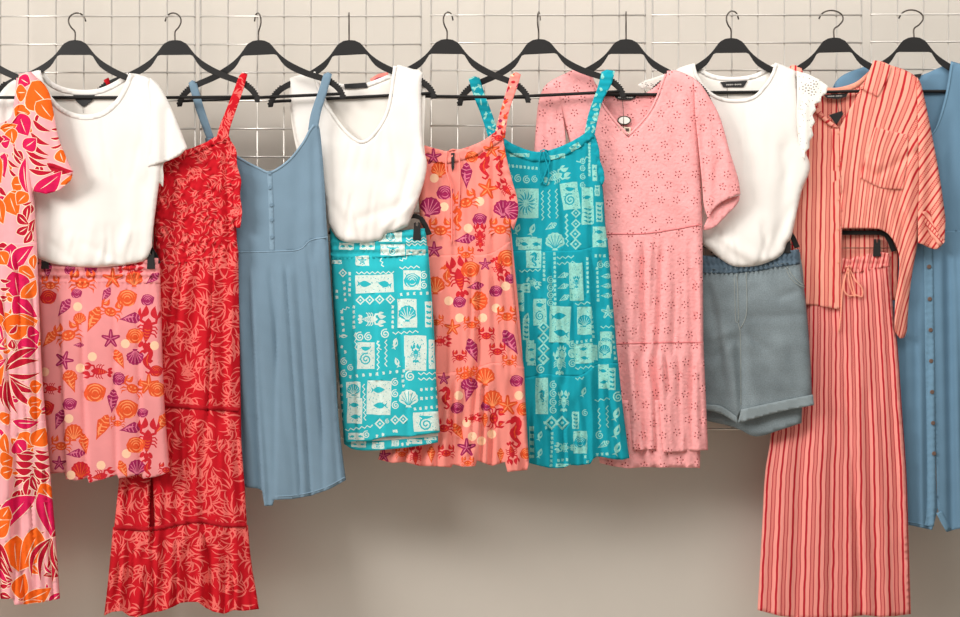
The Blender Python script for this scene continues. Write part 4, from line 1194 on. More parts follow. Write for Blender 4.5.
s5 = dep(g, .001, .009, 8, add(gather([(424, 256), (408, 375)], [(511, 240), (524, 376)], 250, 376, 6, .0022, 63), lines((480, 255, 478, 390, 2.6, -.0055), (488, 250, 490, 390, 5, .0022), (450, 258, 446, 390, 5, -.0015), (432, 258, 428, 390, 4, -.0018))), seed=62)
s5 = joined(b5, s5, [(422, 256), (455, 255), (488, 254), (511, 241)], 26, 0.0008)
part('skirt', R5, CM, tier([(422, 256), (455, 255), (488, 254), (511, 241)], [(514, 289), (519, 337)], [(400, 376), (438, 375), (462, 372), (479, 368), (495, 364), (524, 368)], [(414, 310)]), s5, SEA2)
s5b = dep(g, .002, .010, 8, add(gather([(400, 376), (378, 460)], [(524, 370), (529, 462)], 370, 470, 8, .0044, 65), lines((453, 376, 452, 490, 2.6, -.006), (476, 370, 476, 490, 2.6, -.006), (508, 368, 508, 490, 2.5, -.002), (430, 376, 422, 490, 4, -.003))), seed=64)
s5b = joined(s5, s5b, [(400, 375), (438, 374), (462, 371), (479, 367), (495, 363), (524, 367)], 26, 0.0008)
part('ruffle_tier', R5, CM, tier([(400, 375), (438, 374), (462, 371), (479, 367), (495, 363), (524, 367)], [(526, 410)], [(378, 459.5), (392, 463), (405, 462), (420, 466), (438, 466.5), (451, 467.5), (453, 464.5), (464, 467), (475.5, 466), (477, 460.5), (492, 466), (505, 462), (507.5, 472), (517, 471), (527, 470), (529, 462.5)], [(388, 420)]), s5b, SEA2)

# ================================================================== teal block print dress
g = GS[6]
R6 = garment('teal_print_dress', g, 465, 'teal strappy dress with pale block print of shells and diamonds', 'dress')
TR2 = tribal([('dots', 50, 200, 205, 215, 8), ('sp', 55, 262, 23), ('sp', 102, 272, 23), ('sp', 150, 279, 23), ('sp', 195, 276, 20), ('lobster', 320, 258, 78, 65), ('tile', 145, 410, 140, 165, 'radial'), ('zig', 237, 340, 240, 505), ('zig', 275, 335, 275, 492), ('zig', 315, 330, 320, 495), ('tile', 393, 370, 98, 150, 'spiral', -8), ('dia', 425, 465, 28), ('dia', 425, 525, 28), ('dia', 425, 582, 28), ('zig', 370, 470, 372, 612), ('fish', 100, 550, 36), ('fish', 182, 552, 40), ('conch', 285, 540, 38, 60), ('scallop', 308, 622, 55), ('tile', 490, 425, 62, 210, 'fish'), ('sp', 465, 175, 18), ('sp', 465, 215, 18), ('sp', 465, 262, 18), ('sp', 465, 310, 18), ('tile', 555, 460, 36, 110, 'leafy'), ('dots', 540, 562, 580, 562, 3), ('tile', 150, 625, 120, 50, 'fish'),
              ('tile', 110, 140, 110, 22, 'fish'), ('tile', 320, 150, 90, 26, 'scallop', -8), ('tile', 420, 95, 60, 30, 'fish', -30), ('zig', 430, 180, 500, 150), ('tile', 530, 240, 26, 90, 'fish'), ('dots', 500, 80, 500, 250, 10), ('tile', 545, 340, 30, 60, 'spiral')], (500, 130), 5.6, 7)
TR2 += tribal([('tile', 165, 140, 95, 46, 'fish'), ('tile', 180, 202, 62, 72, 'horse'), ('zig', 315, 20, 318, 150), ('dia', 350, 98, 24), ('dia', 352, 140, 24), ('tile', 402, 20, 50, 75, 'leafy'), ('dots', 222, 180, 222, 285, 7), ('dots', 265, 180, 268, 385, 12), ('zig', 275, 197, 345, 192), ('zig', 275, 222, 350, 214), ('conch', 300, 270, 25, 70), ('conch', 300, 315, 25, 70), ('conch', 305, 362, 25, 60), ('tile', 355, 295, 56, 155, 'lobster', -2), ('dots', 400, 200, 402, 335, 8), ('sp', 250, 288, 16), ('sp', 250, 320, 16), ('sp', 250, 350, 16), ('sp', 250, 382, 16), ('lobster', 180, 300, 34, 120), ('zig', 120, 252, 208, 246), ('tile', 205, 420, 54, 110, 'spiral'), ('tile', 287, 470, 86, 150, 'fish', 2), ('tile', 388, 455, 60, 115, 'scallop'), ('zig', 350, 388, 412, 380), ('dots', 440, 240, 444, 370, 8), ('dots', 320, 548, 415, 535, 6),
               ('dia', 220, 482, 25), ('dia', 220, 526, 25), ('dia', 220, 570, 25), ('dia', 220, 612, 25), ('tile', 395, 585, 92, 62, 'horse'), ('sp', 338, 590, 18), ('lobster', 295, 590, 34), ('tile', 450, 110, 56, 85, 'fish'), ('dots', 435, 188, 470, 188, 3), ('sp', 455, 225, 16), ('sp', 482, 225, 14), ('conch', 478, 272, 24, 90), ('conch', 478, 312, 24, 90), ('conch', 478, 352, 24, 90), ('star', 485, 420, 30), ('zig', 455, 482, 510, 478), ('tile', 477, 545, 50, 92, 'round'), ('tile', 148, 490, 26, 90, 'leafy'), ('tile', 165, 580, 34, 90, 'leafy'), ('fish', 150, 440, 26), ('dots', 415, 420, 425, 520, 6), ('tile', 125, 360, 30, 110, 'fish'), ('dots', 505, 520, 515, 610, 5), ('tile', 150, 320, 30, 40, 'fish')], (490, 210), 4.11, 8)
TR2 += tribal([('dia', 178, 75, 22), ('lobster', 245, 92, 52), ('sp', 298, 20, 17), ('sp', 298, 60, 17), ('sp', 298, 97, 17), ('tile', 345, 55, 78, 80, 'fish', -4), ('zig', 310, 118, 385, 108), ('tile', 430, 40, 50, 70, 'scallop'), ('sp', 168, 120, 20), ('tile', 172, 230, 52, 150, 'horse'), ('sp', 220, 185, 17), ('sp', 220, 220, 17), ('sp', 220, 255, 17), ('sp', 220, 288, 17), ('lobster', 262, 250, 45), ('zig', 310, 160, 345, 156), ('tile', 425, 150, 42, 100, 'fish'), ('tile', 310, 330, 28, 70, 'leafy'), ('dia', 212, 340, 30), ('dia', 256, 340, 30), ('dots', 215, 385, 210, 515, 8), ('dots', 185, 340, 190, 360, 2), ('lobster', 262, 442, 40, -90), ('tile', 330, 420, 56, 92, 'round'), ('zig', 405, 280, 410, 365), ('zig', 440, 270, 442, 360), ('fish', 480, 300, 34), ('fish', 482, 370, 34), ('fish', 484, 442, 34), ('sp', 485, 235, 22), ('sp', 410, 392, 18), ('conch', 425, 430, 28, 60), ('fish', 165, 390, 24), ('fish', 165, 462, 24), ('zig', 390, 250, 450, 240), ('tile', 460, 160, 30, 90, 'leafy'), ('dots', 240, 495, 275, 492, 3), ('tile', 130, 60, 34, 90, 'fish'), ('fish', 345, 210, 24), ('sp', 350, 300, 14), ('dots', 350, 480, 370, 520, 3), ('tile', 130, 420, 18, 130, 'leafy'), ('tile', 260, 515, 60, 14, 'fish'), ('dots', 400, 470, 440, 468, 3)], (500, 340), 4.11, 9)
TM2 = [MT2, MT2P]
part('back_panel', R6, TM2, tier([(506, 158), (540, 166), (595, 150)], [(604, 240), (618, 360)], [(506, 452), (560, 458), (627, 452)], [(502, 250), (505, 375)]), dep(g, -.001, .005, 8, sign=-1), sp=9, back=True)
b6 = dep(g, .001, .008, 7, add(gather([(504, 140), (500, 252)], [(594, 134), (606, 245)], 140, 255, 8, .0007, 71), lines((588, 145, 592, 262, 2.4, -.003), (594, 150, 600, 262, 4, .0018))), seed=71)
part('bodice', R6, TM2, [('c', [(502, 139), (515, 147), (534, 153.5), (550, 152), (566, 146), (580, 138.5), (590, 131)]), ('cr', [(590, 131), (594.5, 134), (599, 150), (600.5, 170), (603.5, 195), (605, 220), (607, 240)]), ('c', [(607, 240), (585, 250), (550, 252), (500, 252)]), ('cr', [(500, 252), (499, 200), (502, 139)])], b6, TR2)
fr6 = lambda u, v, e: over(b6, .0025)(u, v, e) + .0013 * np.sin(u * .75 + .3 * v)
part('neck_frill', R6, TM2, [('c', [(502, 137), (515, 145), (534, 151.5), (550, 150), (566, 144), (580, 136.5), (590, 129)]), ('l', [(590, 129), (594, 137)]), ('c', [(594, 137), (582, 146), (568, 154), (551, 160), (534, 161.5), (515, 155), (502, 148)]), ('l', [(502, 148), (502, 137)])], fr6, TR2, sp=2.8)
part('strap', R6, TM2, [('lr', [(601.5, 72), (607, 69.5), (615, 71)]), ('c', [(615, 71), (611, 85), (603, 100), (598, 118), (594, 138)]), ('l', [(594, 138), (584, 138)]), ('c', [(584, 138), (587, 120), (592, 103), (598, 86), (601.5, 72)])], lambda u, v, e: dep(g, .002, .0065, 3)(u, v, e) + .0012 * np.sin(v * 1.0), TR2 + SPK6, sp=2.0)
part('strap', R6, TM2, [('lr', [(468.5, 79), (474, 76), (479.5, 77.5)]), ('c', [(479.5, 77.5), (484, 92), (490, 108), (496, 125), (500, 140)]), ('l', [(500, 140), (489, 140)]), ('c', [(489, 140), (481, 115), (474, 97), (468.5, 79)])], lambda u, v, e: dep(g, .001, .006, 3)(u, v, e) + .0012 * np.sin(v * 1.0), SPK6, sp=2.0)
for pts in ([(541, 151), (539, 165), (541, 177), (546, 185), (549, 172), (545, 158), (543, 152)], [(545, 150), (550, 160), (546, 172), (541, 184)], [(540, 151), (544, 149.5), (548, 151)]):
    tube('tie_cord', [P(a, b, at(b6, a, b) + .0045) for a, b in cat(pts, 3)], .0018, MT2, R6)
part('armhole_frill', R6, TM2, [('c', [(594, 135), (599, 148), (600, 160), (603.5, 170), (604.5, 180), (602, 186)]), ('c', [(602, 186), (598, 176), (594, 160), (591, 145), (594, 135)])], lambda u, v, e: dep(g, .008, .003, 3)(u, v, e) + .0016 * np.sin(v * .7), TR2, sp=2.6)
s6 = dep(g, .001, .009, 8, add(gather([(500, 252), (500, 378)], [(607, 240), (617, 366)], 250, 376, 7, .0024, 73), lines((524, 252, 528, 390, 4, -.0035), (594, 250, 604, 390, 3, -.0045), (560, 252, 566, 390, 6, -.0015))), seed=72)
s6 = joined(b6, s6, [(499, 251), (550, 251), (585, 249), (607, 238)], 26, 0.0008)
part('skirt', R6, TM2, tier([(499, 251), (550, 251), (585, 249), (607.5, 238)], [(612, 290), (616, 340)], [(498, 378), (524, 379), (545, 375), (561, 376.5), (580, 376.5), (597, 366), (618, 364)], [(497, 310)]), s6, TR2)
s6b = dep(g, .002, .010, 8, add(gather([(498, 378), (504, 463)], [(618, 366), (629, 457)], 370, 470, 9, .0042, 75), lines((531, 378, 530, 490, 3, -.004), (561, 376, 564, 490, 3, -.004), (580, 376, 588, 490, 3, -.005), (595, 366, 597, 490, 2.4, -.006))), seed=74)
s6b = joined(s6, s6b, [(498, 377), (524, 378), (545, 374), (561, 375), (580, 375), (597, 365), (618, 363)], 26, 0.0008)
part('ruffle_tier', R6, TM2, tier([(498, 377), (524, 378), (545, 374), (561, 375.5), (580, 375.5), (597, 365), (618, 363)], [(622, 400), (627, 440)], [(504, 458), (518, 460), (529, 463), (540, 466), (549, 468), (563, 468), (570, 465), (578, 465.5), (590, 464), (593, 459), (597, 456.5), (605, 457.5), (612, 459), (622, 460), (629.5, 458)], [(500, 420)]), s6b, TR2)

# ================================================================== pink broderie dress
g = GS[7]
R7 = garment('pink_broderie_dress', g, 468, 'pink broderie V-neck dress with short puffed sleeves and tiny cut-out flowers', 'dress')
rb = random.Random(31)
BRO = []


def flower(x, y, r=3.0):
    a0 = rb.uniform(0, 6.28)
    for i in range(5):
        a = a0 + i * 6.283 / 5
        BRO.append((1, ell(x + r * math.cos(a), y + r * math.sin(a), 1.05, .72, math.degrees(a), 7)))
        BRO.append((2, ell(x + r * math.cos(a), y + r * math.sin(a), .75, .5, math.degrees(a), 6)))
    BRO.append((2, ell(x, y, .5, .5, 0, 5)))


row = 0
y = 72
while y < 472:
    x = 534 + (row % 2) * 8.5
    while x < 745:
        jx, jy = x + rb.uniform(-3, 3), y + rb.uniform(-3.5, 3.5)
        if rb.random() < .93:
            flower(jx, jy)
        if rb.random() < .9:       # embroidered sprigs between the flowers
            a = rb.uniform(0, 6.28)
            BRO.append((1, stroke([(jx + 7, jy + 6), (jx + 9 + 2 * math.cos(a), jy + 8 + 2 * math.sin(a)), (jx + 9 + 4.5 * math.cos(a + .5), jy + 8 + 4.5 * math.sin(a + .5))], .55)))
        x += 17
    y += 14.5
    row += 1
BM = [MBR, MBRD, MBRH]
bk7 = dep(g, -.001, .0055, 8, sign=-1, seed=81)
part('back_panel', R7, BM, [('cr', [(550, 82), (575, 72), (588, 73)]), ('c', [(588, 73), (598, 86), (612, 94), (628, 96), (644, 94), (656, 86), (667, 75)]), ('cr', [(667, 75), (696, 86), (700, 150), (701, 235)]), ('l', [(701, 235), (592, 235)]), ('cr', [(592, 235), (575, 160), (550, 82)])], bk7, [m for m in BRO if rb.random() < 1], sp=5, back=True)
b7 = dep(g, .001, .008, 8, lines((690, 90, 700, 160, 5, -.0018), (672, 80, 680, 180, 7, -.0012), (560, 90, 562, 150, 4, .0015), (605, 130, 604, 230, 9, -.001), (650, 190, 700, 215, 8, .001)), seed=82, wl=30, wr=.0008)
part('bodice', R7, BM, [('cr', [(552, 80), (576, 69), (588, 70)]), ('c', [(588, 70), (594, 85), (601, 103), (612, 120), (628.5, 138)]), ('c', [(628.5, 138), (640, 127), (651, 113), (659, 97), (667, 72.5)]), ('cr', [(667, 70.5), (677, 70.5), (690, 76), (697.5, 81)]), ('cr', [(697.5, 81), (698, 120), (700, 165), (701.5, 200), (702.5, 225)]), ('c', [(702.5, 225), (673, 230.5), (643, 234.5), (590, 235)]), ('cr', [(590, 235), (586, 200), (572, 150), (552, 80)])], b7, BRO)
part('neck_facing', R7, [MBR], strip([(589, 72), (595.5, 86), (602.5, 102.5), (613, 118.5), (628.5, 135.5)], 2.2), over(b7, .0008), sp=2.6)
part('neck_facing', R7, [MBR], strip([(628.5, 135.5), (638.5, 125.5), (649.5, 112), (657.5, 96), (665.5, 74)], 2.2), over(b7, .0008), sp=2.6)
sl7 = dep(g, .003, .009, 7, lines((712, 90, 722, 190, 6, -.0018), (702, 110, 706, 205, 4, -.0022), (728, 140, 726, 196, 4, .0015), (716, 160, 714, 208, 3, -.0016), (540, 95, 538, 150, 3, -.0015), (552, 90, 552, 180, 4, -.002)), seed=83)
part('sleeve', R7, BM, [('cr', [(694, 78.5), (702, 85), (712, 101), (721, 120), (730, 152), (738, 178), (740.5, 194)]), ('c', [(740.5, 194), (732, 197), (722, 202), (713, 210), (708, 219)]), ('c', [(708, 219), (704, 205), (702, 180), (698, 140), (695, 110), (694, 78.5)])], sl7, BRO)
part('sleeve_lining', R7, [MBR], [('c', [(740, 195), (730, 198), (720, 203), (711, 212), (704, 226)]), ('c', [(704, 226), (703, 230), (708, 230), (716, 226), (728, 214), (738, 203), (740, 195)])], dep(g, -.001, .004, 4), sp=3, label='inside of the right sleeve opening')
part('sleeve', R7, BM, [('c', [(556, 78), (562, 110), (566, 150), (560, 200)]), ('c', [(560, 200), (548, 205), (536, 196)]), ('cr', [(536, 196), (534, 165), (536, 125), (539, 100), (545, 86), (556, 78)])], dep(g, .001, .006, 7, lines((548, 90, 546, 190, 3, -.0018), (557, 95, 557, 190, 3, -.0016)), seed=84), BRO)
s7 = dep(g, .001, .009, 8, add(gather([(590, 234), (582, 345)], [(702.5, 224), (703.5, 345)], 232, 345, 7, .0018, 85), lines((617, 236, 622, 365, 4, -.003), (643, 240, 646, 365, 2.6, -.0045), (661, 236, 655, 365, 3, -.0035), (630, 236, 632, 365, 4, .0016), (651, 240, 650, 365, 4, .002))), seed=86)
s7 = joined(b7, s7, [(589, 234), (643, 233), (673, 229), (702, 224)], 26, 0.0008)
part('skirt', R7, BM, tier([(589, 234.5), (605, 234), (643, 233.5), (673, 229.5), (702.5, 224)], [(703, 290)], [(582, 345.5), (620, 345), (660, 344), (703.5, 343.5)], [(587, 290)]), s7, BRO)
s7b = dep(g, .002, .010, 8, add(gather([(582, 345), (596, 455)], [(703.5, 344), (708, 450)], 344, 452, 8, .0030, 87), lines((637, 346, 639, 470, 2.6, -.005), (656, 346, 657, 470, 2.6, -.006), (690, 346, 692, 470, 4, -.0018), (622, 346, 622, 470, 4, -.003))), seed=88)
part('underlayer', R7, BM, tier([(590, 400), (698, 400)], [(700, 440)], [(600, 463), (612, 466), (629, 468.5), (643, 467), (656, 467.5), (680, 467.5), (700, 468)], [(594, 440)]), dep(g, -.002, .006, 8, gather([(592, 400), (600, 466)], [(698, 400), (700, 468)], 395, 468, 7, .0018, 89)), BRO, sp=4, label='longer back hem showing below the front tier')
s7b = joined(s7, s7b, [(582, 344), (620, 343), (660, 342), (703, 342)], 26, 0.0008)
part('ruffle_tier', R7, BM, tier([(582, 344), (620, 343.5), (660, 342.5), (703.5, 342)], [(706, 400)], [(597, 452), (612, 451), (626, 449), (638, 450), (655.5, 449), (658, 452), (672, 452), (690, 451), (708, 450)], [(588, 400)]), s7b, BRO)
part('waist_seam', R7, [MBRD], strip([(590, 234.5), (605, 234.2), (643, 233.7), (673, 229.7), (702, 224.2)], .9), over(s7, .0012), sp=2.6)
part('tier_seam', R7, [MBRD], strip([(583, 344.3), (620, 343.8), (660, 342.8), (703, 342.3)], .9), over(s7b, .0012), sp=2.6)
lb = label_part(R7, [(614, 95), (637, 95), (635, 98), (631, 99.8), (619, 99.8), (615.5, 98)], g, -.003)
lettering(lb, ((618, 97.4), (633, 97.4)), g, -.0014)
t = empty('security_tag', P(624, 120, g.d(624)), 'white oval security tag on a dark cord in the pink broderie neckline', 'tag')
slab('tag_rim', t, ell(624.2, 120.4, 7, 4.7, 0, 20), .0005, .0035, MCORD, g, .0008)
slab('tag_face', t, ell(624.2, 120.4, 5.7, 3.6, 0, 20), .0036, .0046, MTAG, g, .0006)
tube('cord', [P(622.5, 98.5, g.d(622) - .001), P(623.3, 110, g.d(623) + .002), P(623.6, 120, g.d(623) + .0055), P(623.2, 128, g.d(623) + .006)], .0007, MCORD, t)
t = empty('swing_tag', P(624, 128, g.d(624)), 'cream paper swing tag under the oval security tag', 'tag')
slab('card', t, [(615.5, 125.5), (630.8, 127.5), (630.5, 132), (627, 135.2), (622.5, 132.5)], -.0005, .0003, MTAGC, g)
slab('printed_square', t, [(625.5, 128.3), (629.2, 128.3), (629.2, 131.5), (625.5, 131.5)], .0004, .0006, MHOLE, g)

# ================================================================== white top with lace sleeves, denim shorts
g = GS[8]
R8 = garment('lace_sleeve_top', g, 266, 'white round neck top with scalloped lace cap sleeves beside the striped shirt', 'top')
bk8 = dep(g, -.001, .006, 8, sign=-1, seed=91)
part('back_panel', R8, [MWB], [('cr', [(672, 76), (695, 66)]), ('c', [(695, 66), (703, 73), (714, 78), (733, 80.5), (752, 78), (764, 73), (775, 66)]), ('cr', [(775, 66), (796, 76), (799, 150), (803, 170), (790, 222)]), ('l', [(790, 222), (700, 222)]), ('cr', [(700, 222), (680, 150), (672, 76)])], bk8, sp=6, back=True)
part('back_neckband', R8, [MW], strip([(696, 66.5), (703, 72), (714, 77), (733, 79.3), (752, 77), (764, 72), (774.5, 66)], 4.5), lambda u, v, e: over(bk8, .002)(u, v, e), label='band at the back of the neck')
t8 = dep(g, .001, .008, 7, add(hem_puckers(706, 786, 262, 12, 7), hem_puckers(720, 800, 170, 6, 8, 60, .0006), lines((720, 120, 722, 250, 14, -.0014), (770, 110, 760, 262, 16, .0014), (790, 130, 778, 258, 7, -.0018), (745, 150, 745, 260, 18, -.001), (705, 240, 770, 262, 7, .0018), (712, 238, 745, 262, 4, -.0016), (795, 200, 765, 262, 5, -.0016))), seed=92, wr=.001, wl=60)
t8 = blouse(t8, 190, 245, .007)
part('body', R8, [MW], [('cr', [(670, 74), (680, 67.5), (694.5, 63)]), ('c', [(694.5, 63), (698, 75), (705.5, 86.5), (718, 96), (735, 99.3), (752.5, 96), (764, 85), (771, 74), (775, 62.5)]), ('cr', [(775, 62.5), (783, 65), (796, 71)]),
                        ('cr', [(796, 71), (799, 100), (799, 135), (804, 149), (810, 168), (801, 194), (792, 235), (787, 243)]), ('cr', [(787, 243), (782, 254.5), (770, 261.5), (755, 266), (735, 266.5), (722, 260), (710, 250.5), (702, 245)]), ('cr', [(702, 245), (690, 200), (678, 140), (670, 74)])], t8)
part('neckband', R8, [MW], strip([(692.8, 64.2), (696.4, 75.8), (704.3, 88), (717.3, 97.8), (735, 101.2), (753.4, 97.8), (765.6, 86), (772.8, 74.6), (776.8, 63.6)], 3.6), over(t8, .0006))
hol = []
rh = random.Random(5)
for (x, y_) in ((814, 84), (812, 92), (806, 88)):
    for i in range(7):
        a = i * 6.283 / 7
        hol.append((1, ell(x + 3.4 * math.cos(a), y_ + 3.2 * math.sin(a), .8, .6, math.degrees(a), 6)))
    hol.append((1, ell(x, y_, .8, .8, 0, 6)))
for i in range(70):
    yy = rh.uniform(76, 158)
    xx = rh.uniform(798, 815 if yy > 105 else 822)
    hol.append((1, ell(xx, yy, .5, .4, 0, 5)))
sc = [(796.5, 71), (808, 74), (818, 79), (828, 86), (826.5, 93), (821.5, 96.5), (820.5, 102), (814.5, 104), (816, 110), (812.5, 115), (815, 122), (811.5, 128), (813.5, 135), (809.5, 141), (809.5, 148), (805, 152), (804.5, 160)]
part('lace_sleeve', R8, [MLACE, MHOLE], [('l', sc), ('c', [(804.5, 160), (799.5, 148), (797, 120), (797, 95), (796.5, 71)])], dep(g, .009, .0, 4, lines((805, 100, 806, 160, 3, .002), (800, 100, 800, 160, 2.5, -.002), (812, 80, 818, 100, 4, .001)), seed=93), hol, sp=2.4, label='scalloped white lace cap sleeve with eyelets')
hol2 = [(1, ell(648 + rh.uniform(-6, 8), 83 + rh.uniform(-4, 4), .6, .5, 0, 5)) for _ in range(14)]
part('lace_sleeve', R8, [MLACE, MHOLE], [('l', [(674, 71), (665, 74), (653, 78), (645, 80.5), (637.5, 85), (642, 89), (647, 87.5), (652, 90), (660, 92), (664, 104), (668, 120), (672, 150), (677, 140)]), ('l', [(677, 140), (674, 71)])], dep(g, .003, .0, 4, seed=94), hol2, sp=2.4, label='scalloped white lace cap sleeve with eyelets')
lb = label_part(R8, [(720, 82), (747.5, 80.8), (743.5, 87), (723.5, 87.2)], g, -.004)
lettering(lb, ((726, 84.8), (741.5, 84.4)), g, -.0022)
tube('label_thread', [P(727, 87, g.d(727) - .003), P(727.6, 97.5, g.d(727) + .0035)], .0006, MCORD, R8)

g = G(g.c, g.d0 - .006)
R8s = garment('denim_shorts', g, 437, 'grey-blue washed denim shorts with turned-up cuffs and elastic waist', 'shorts')
DM = [MDENG]
part('back_panel', R8s, DM, [('l', [(690, 256), (800, 252)]), ('cr', [(800, 252), (804, 290), (803, 380), (801.5, 423)]), ('c', [(801.5, 423), (780, 430), (756, 436.5), (736, 428), (708, 421), (692, 418)]), ('cr', [(692, 418), (688, 330), (690, 256)])], dep(g, -.003, .003, 8, sign=1), sp=5)
w8 = dep(g, .001, .006, 6, lambda u, v: .0017 * np.sin(u * 1.25 + 1.5 * np.sin(v * .25)) - .001 * np.exp(-((v - 262 + .06 * (u - 745)) / 1.2) ** 2), seed=96)
d8 = dep(g, .001, .0095, 9, lines((738, 330, 741, 405, 3.5, -.004), (715, 285, 728, 345, 5, .0016), (708, 280, 716, 330, 4, -.0016), (745, 318, 800, 315, 4, -.0008), (760, 285, 775, 330, 12, .0016), (745, 300, 752, 380, 5, .001), (725, 340, 738, 400, 6, .002), (742, 332, 772, 352, 4, -.0012, 1), (742, 330, 768, 372, 4, .001, 1), (736, 335, 712, 362, 4, -.0012, 1), (733, 330, 708, 340, 4, .0012, 1), (800, 290, 775, 300, 4, -.001, 1), (790, 340, 796, 398, 7, -.0012)), seed=95, wl=34, wr=.001)
d8 = joined(w8, d8, [(690, 272), (755, 270), (800, 263)], 14, -0.0012)
part('leg_fabric', R8s, DM, [('l', [(690, 271), (800, 262)]), ('cr', [(800, 262), (804, 287), (808, 325), (811, 370), (812, 397)]), ('c', [(812, 397), (780, 403), (742, 411.5)]), ('c', [(742, 411.5), (739, 414), (736, 418), (722, 408), (708, 406), (692, 406)]), ('cr', [(692, 406), (688, 340), (690, 271)])], d8)
part('waistband', R8s, [MDENGD], [('c', [(690, 254), (730, 258), (770, 254), (799, 249)]), ('cr', [(799, 249), (800, 264)]), ('c', [(800, 264), (777, 267.5), (755, 271.5), (727, 273.5), (690, 273)]), ('cr', [(690, 273), (690, 254)])], w8, label='darker gathered elastic waistband')
cf = lambda u, v, e: over(d8, .0035)(u, v, e)
part('cuff', R8s, [MDENGC], [('c', [(741, 409.5), (780, 401), (813, 394.5)]), ('lr', [(813, 394.5), (814, 405)]), ('c', [(814, 405), (780, 412), (738, 423)]), ('l', [(738, 423), (741, 409.5)])], cf, label='turned-up cuff of the right leg')
part('cuff', R8s, [MDENGC], [('c', [(691, 404.5), (708, 404.5), (722, 406.5), (737, 417)]), ('l', [(737, 417), (738, 423.5)]), ('c', [(738, 423.5), (721, 414), (707, 410.5), (691, 410)]), ('l', [(691, 410), (691, 404.5)])], cf, label='turned-up cuff of the left leg')
for pts in ([(734, 274), (735, 300), (736, 322), (740, 330), (741, 405)], [(746, 272), (747, 300), (746, 316), (741, 328)], [(737, 274), (738, 300), (738.5, 322)], [(786, 268), (790, 277), (797, 284), (805, 287.5)], [(787, 266.5), (792, 275), (799, 282), (804.5, 285.5)]):
    part('stitching', R8s, [MDENGS], strip(pts, .8), over(d8, .0008), sp=2.6)
clip_hanger(g, 751, 227, 48, 'black clip hanger above the washed denim shorts', 12)

# ================================================================== striped shirt and trousers
g = GS[9]
R9 = garment('striped_shirt', g, 338, 'coral shirt with red stripes, chest pocket and short sleeves', 'shirt')
SM = [MST]
rot = lambda a, cx=0: (lambda u, v: ((u - cx) * math.cos(math.radians(a)) + v * math.sin(math.radians(a)), v * math.cos(math.radians(a)) - (u - cx) * math.sin(math.radians(a))))
bk9 = dep(g, -.012, .003, 8, sign=-1, seed=101)
part('back_panel', R9, SM, [('cr', [(788, 74), (808, 80)]), ('c', [(808, 80), (822, 88), (838, 89), (856, 84), (870, 72)]), ('cr', [(870, 72), (905, 78), (912, 150), (900, 230), (897, 300)]), ('l', [(897, 300), (800, 300)]), ('cr', [(800, 300), (780, 180), (788, 74)])], bk9, sp=6, back=True)
part('left_front', R9, SM, [('cr', [(786, 72), (792, 65), (801, 67)]), ('c', [(801, 67), (806, 80), (812, 93), (816, 103), (824, 116), (832, 123), (839, 128)]), ('l', [(839, 128), (841.5, 200), (841.5, 310)]), ('c', [(841.5, 310), (825, 307), (806, 304.5), (782, 305)]), ('cr', [(782, 305), (780, 240), (778, 160), (786, 72)])],
     dep(g, .001, .0075, 8, lines((815, 130, 818, 305, 6, -.0012), (826, 140, 828, 305, 4, .001), (806, 150, 806, 300, 5, .0012)), seed=102), uvf=lambda u, v: (u + .02 * (v - 130), v))
rf9 = dep(g, .0015, .0085, 9, lines((872, 178, 895, 165, 4, -.002), (876, 160, 886, 178, 3, .002), (862, 165, 880, 182, 3, -.0018), (895, 150, 905, 250, 5, -.0022), (915, 130, 905, 245, 4, .002), (850, 150, 858, 228, 6, -.0016), (870, 190, 878, 230, 6, .0018), (885, 190, 890, 240, 4, -.002), (905, 200, 900, 330, 4, -.0014), (846, 180, 870, 232, 5, -.0022)), seed=103, wr=.0011, wl=28)


def uvr(u, v):
    s = smooth(838, 925, u) * smooth(40, 170, v)
    a = np.radians(8 + 27 * s)
    x, y = u - 841, v - 62
    return .8 * (x * np.cos(a) + y * np.sin(a) * .9), y


part('right_front', R9, SM, [('c', [(839.5, 128.5), (848, 112), (857, 96), (866, 78), (873.5, 61.5)]), ('cr', [(873.5, 61.5), (888, 64.5), (905, 70), (916, 77), (921, 86)]), ('cr', [(921, 86), (924, 110), (926, 150), (924, 190), (920, 225), (917, 247), (912, 275), (909, 300), (907, 331)]), ('cr', [(907, 331), (904, 338), (900, 338.5), (894.5, 331)]),
                             ('c', [(894.5, 331), (895.5, 300), (899, 272), (898.5, 252), (891, 237), (882, 230), (872, 228.5), (842, 228.5)]), ('l', [(842, 228.5), (839.5, 128.5)])], rf9, uvf=uvr)
sl9 = dep(g, .006, .008, 7, lines((932, 130, 930, 230, 5, -.0018), (924, 120, 922, 200, 4, .0016), (926, 208, 932, 248, 3, -.004), (940, 180, 938, 240, 3, .0015)), seed=104)
sl9o = part('sleeve', R9, SM, [('cr', [(917, 77), (921, 84), (926, 105), (932, 135), (938, 167), (942, 192), (945.5, 218)]), ('c', [(945.5, 218), (945, 232), (944, 242), (937, 249), (929, 247.5), (922, 244), (918, 243)]), ('c', [(918, 243), (918, 215), (919, 180), (918, 130), (917, 77)])], sl9, uvf=lambda u, v: ((u - 900) * .82 + (v - 80) * .57, v))
part('cuff', sl9o, SM, strip([(926, 211), (930, 226), (937, 238), (943, 243.5)], 7), over(sl9, .003), uvf=lambda u, v: ((u - 900) * .7 - (v - 80) * .6, v), label='turned-back sleeve cuff')
pk = [('c', [(875, 127), (890, 131), (908.5, 135)]), ('l', [(908.5, 135), (907, 165), (902.5, 190)]), ('c', [(902.5, 190), (882, 188), (860, 178)]), ('l', [(860, 178), (868, 150), (875, 127)])]
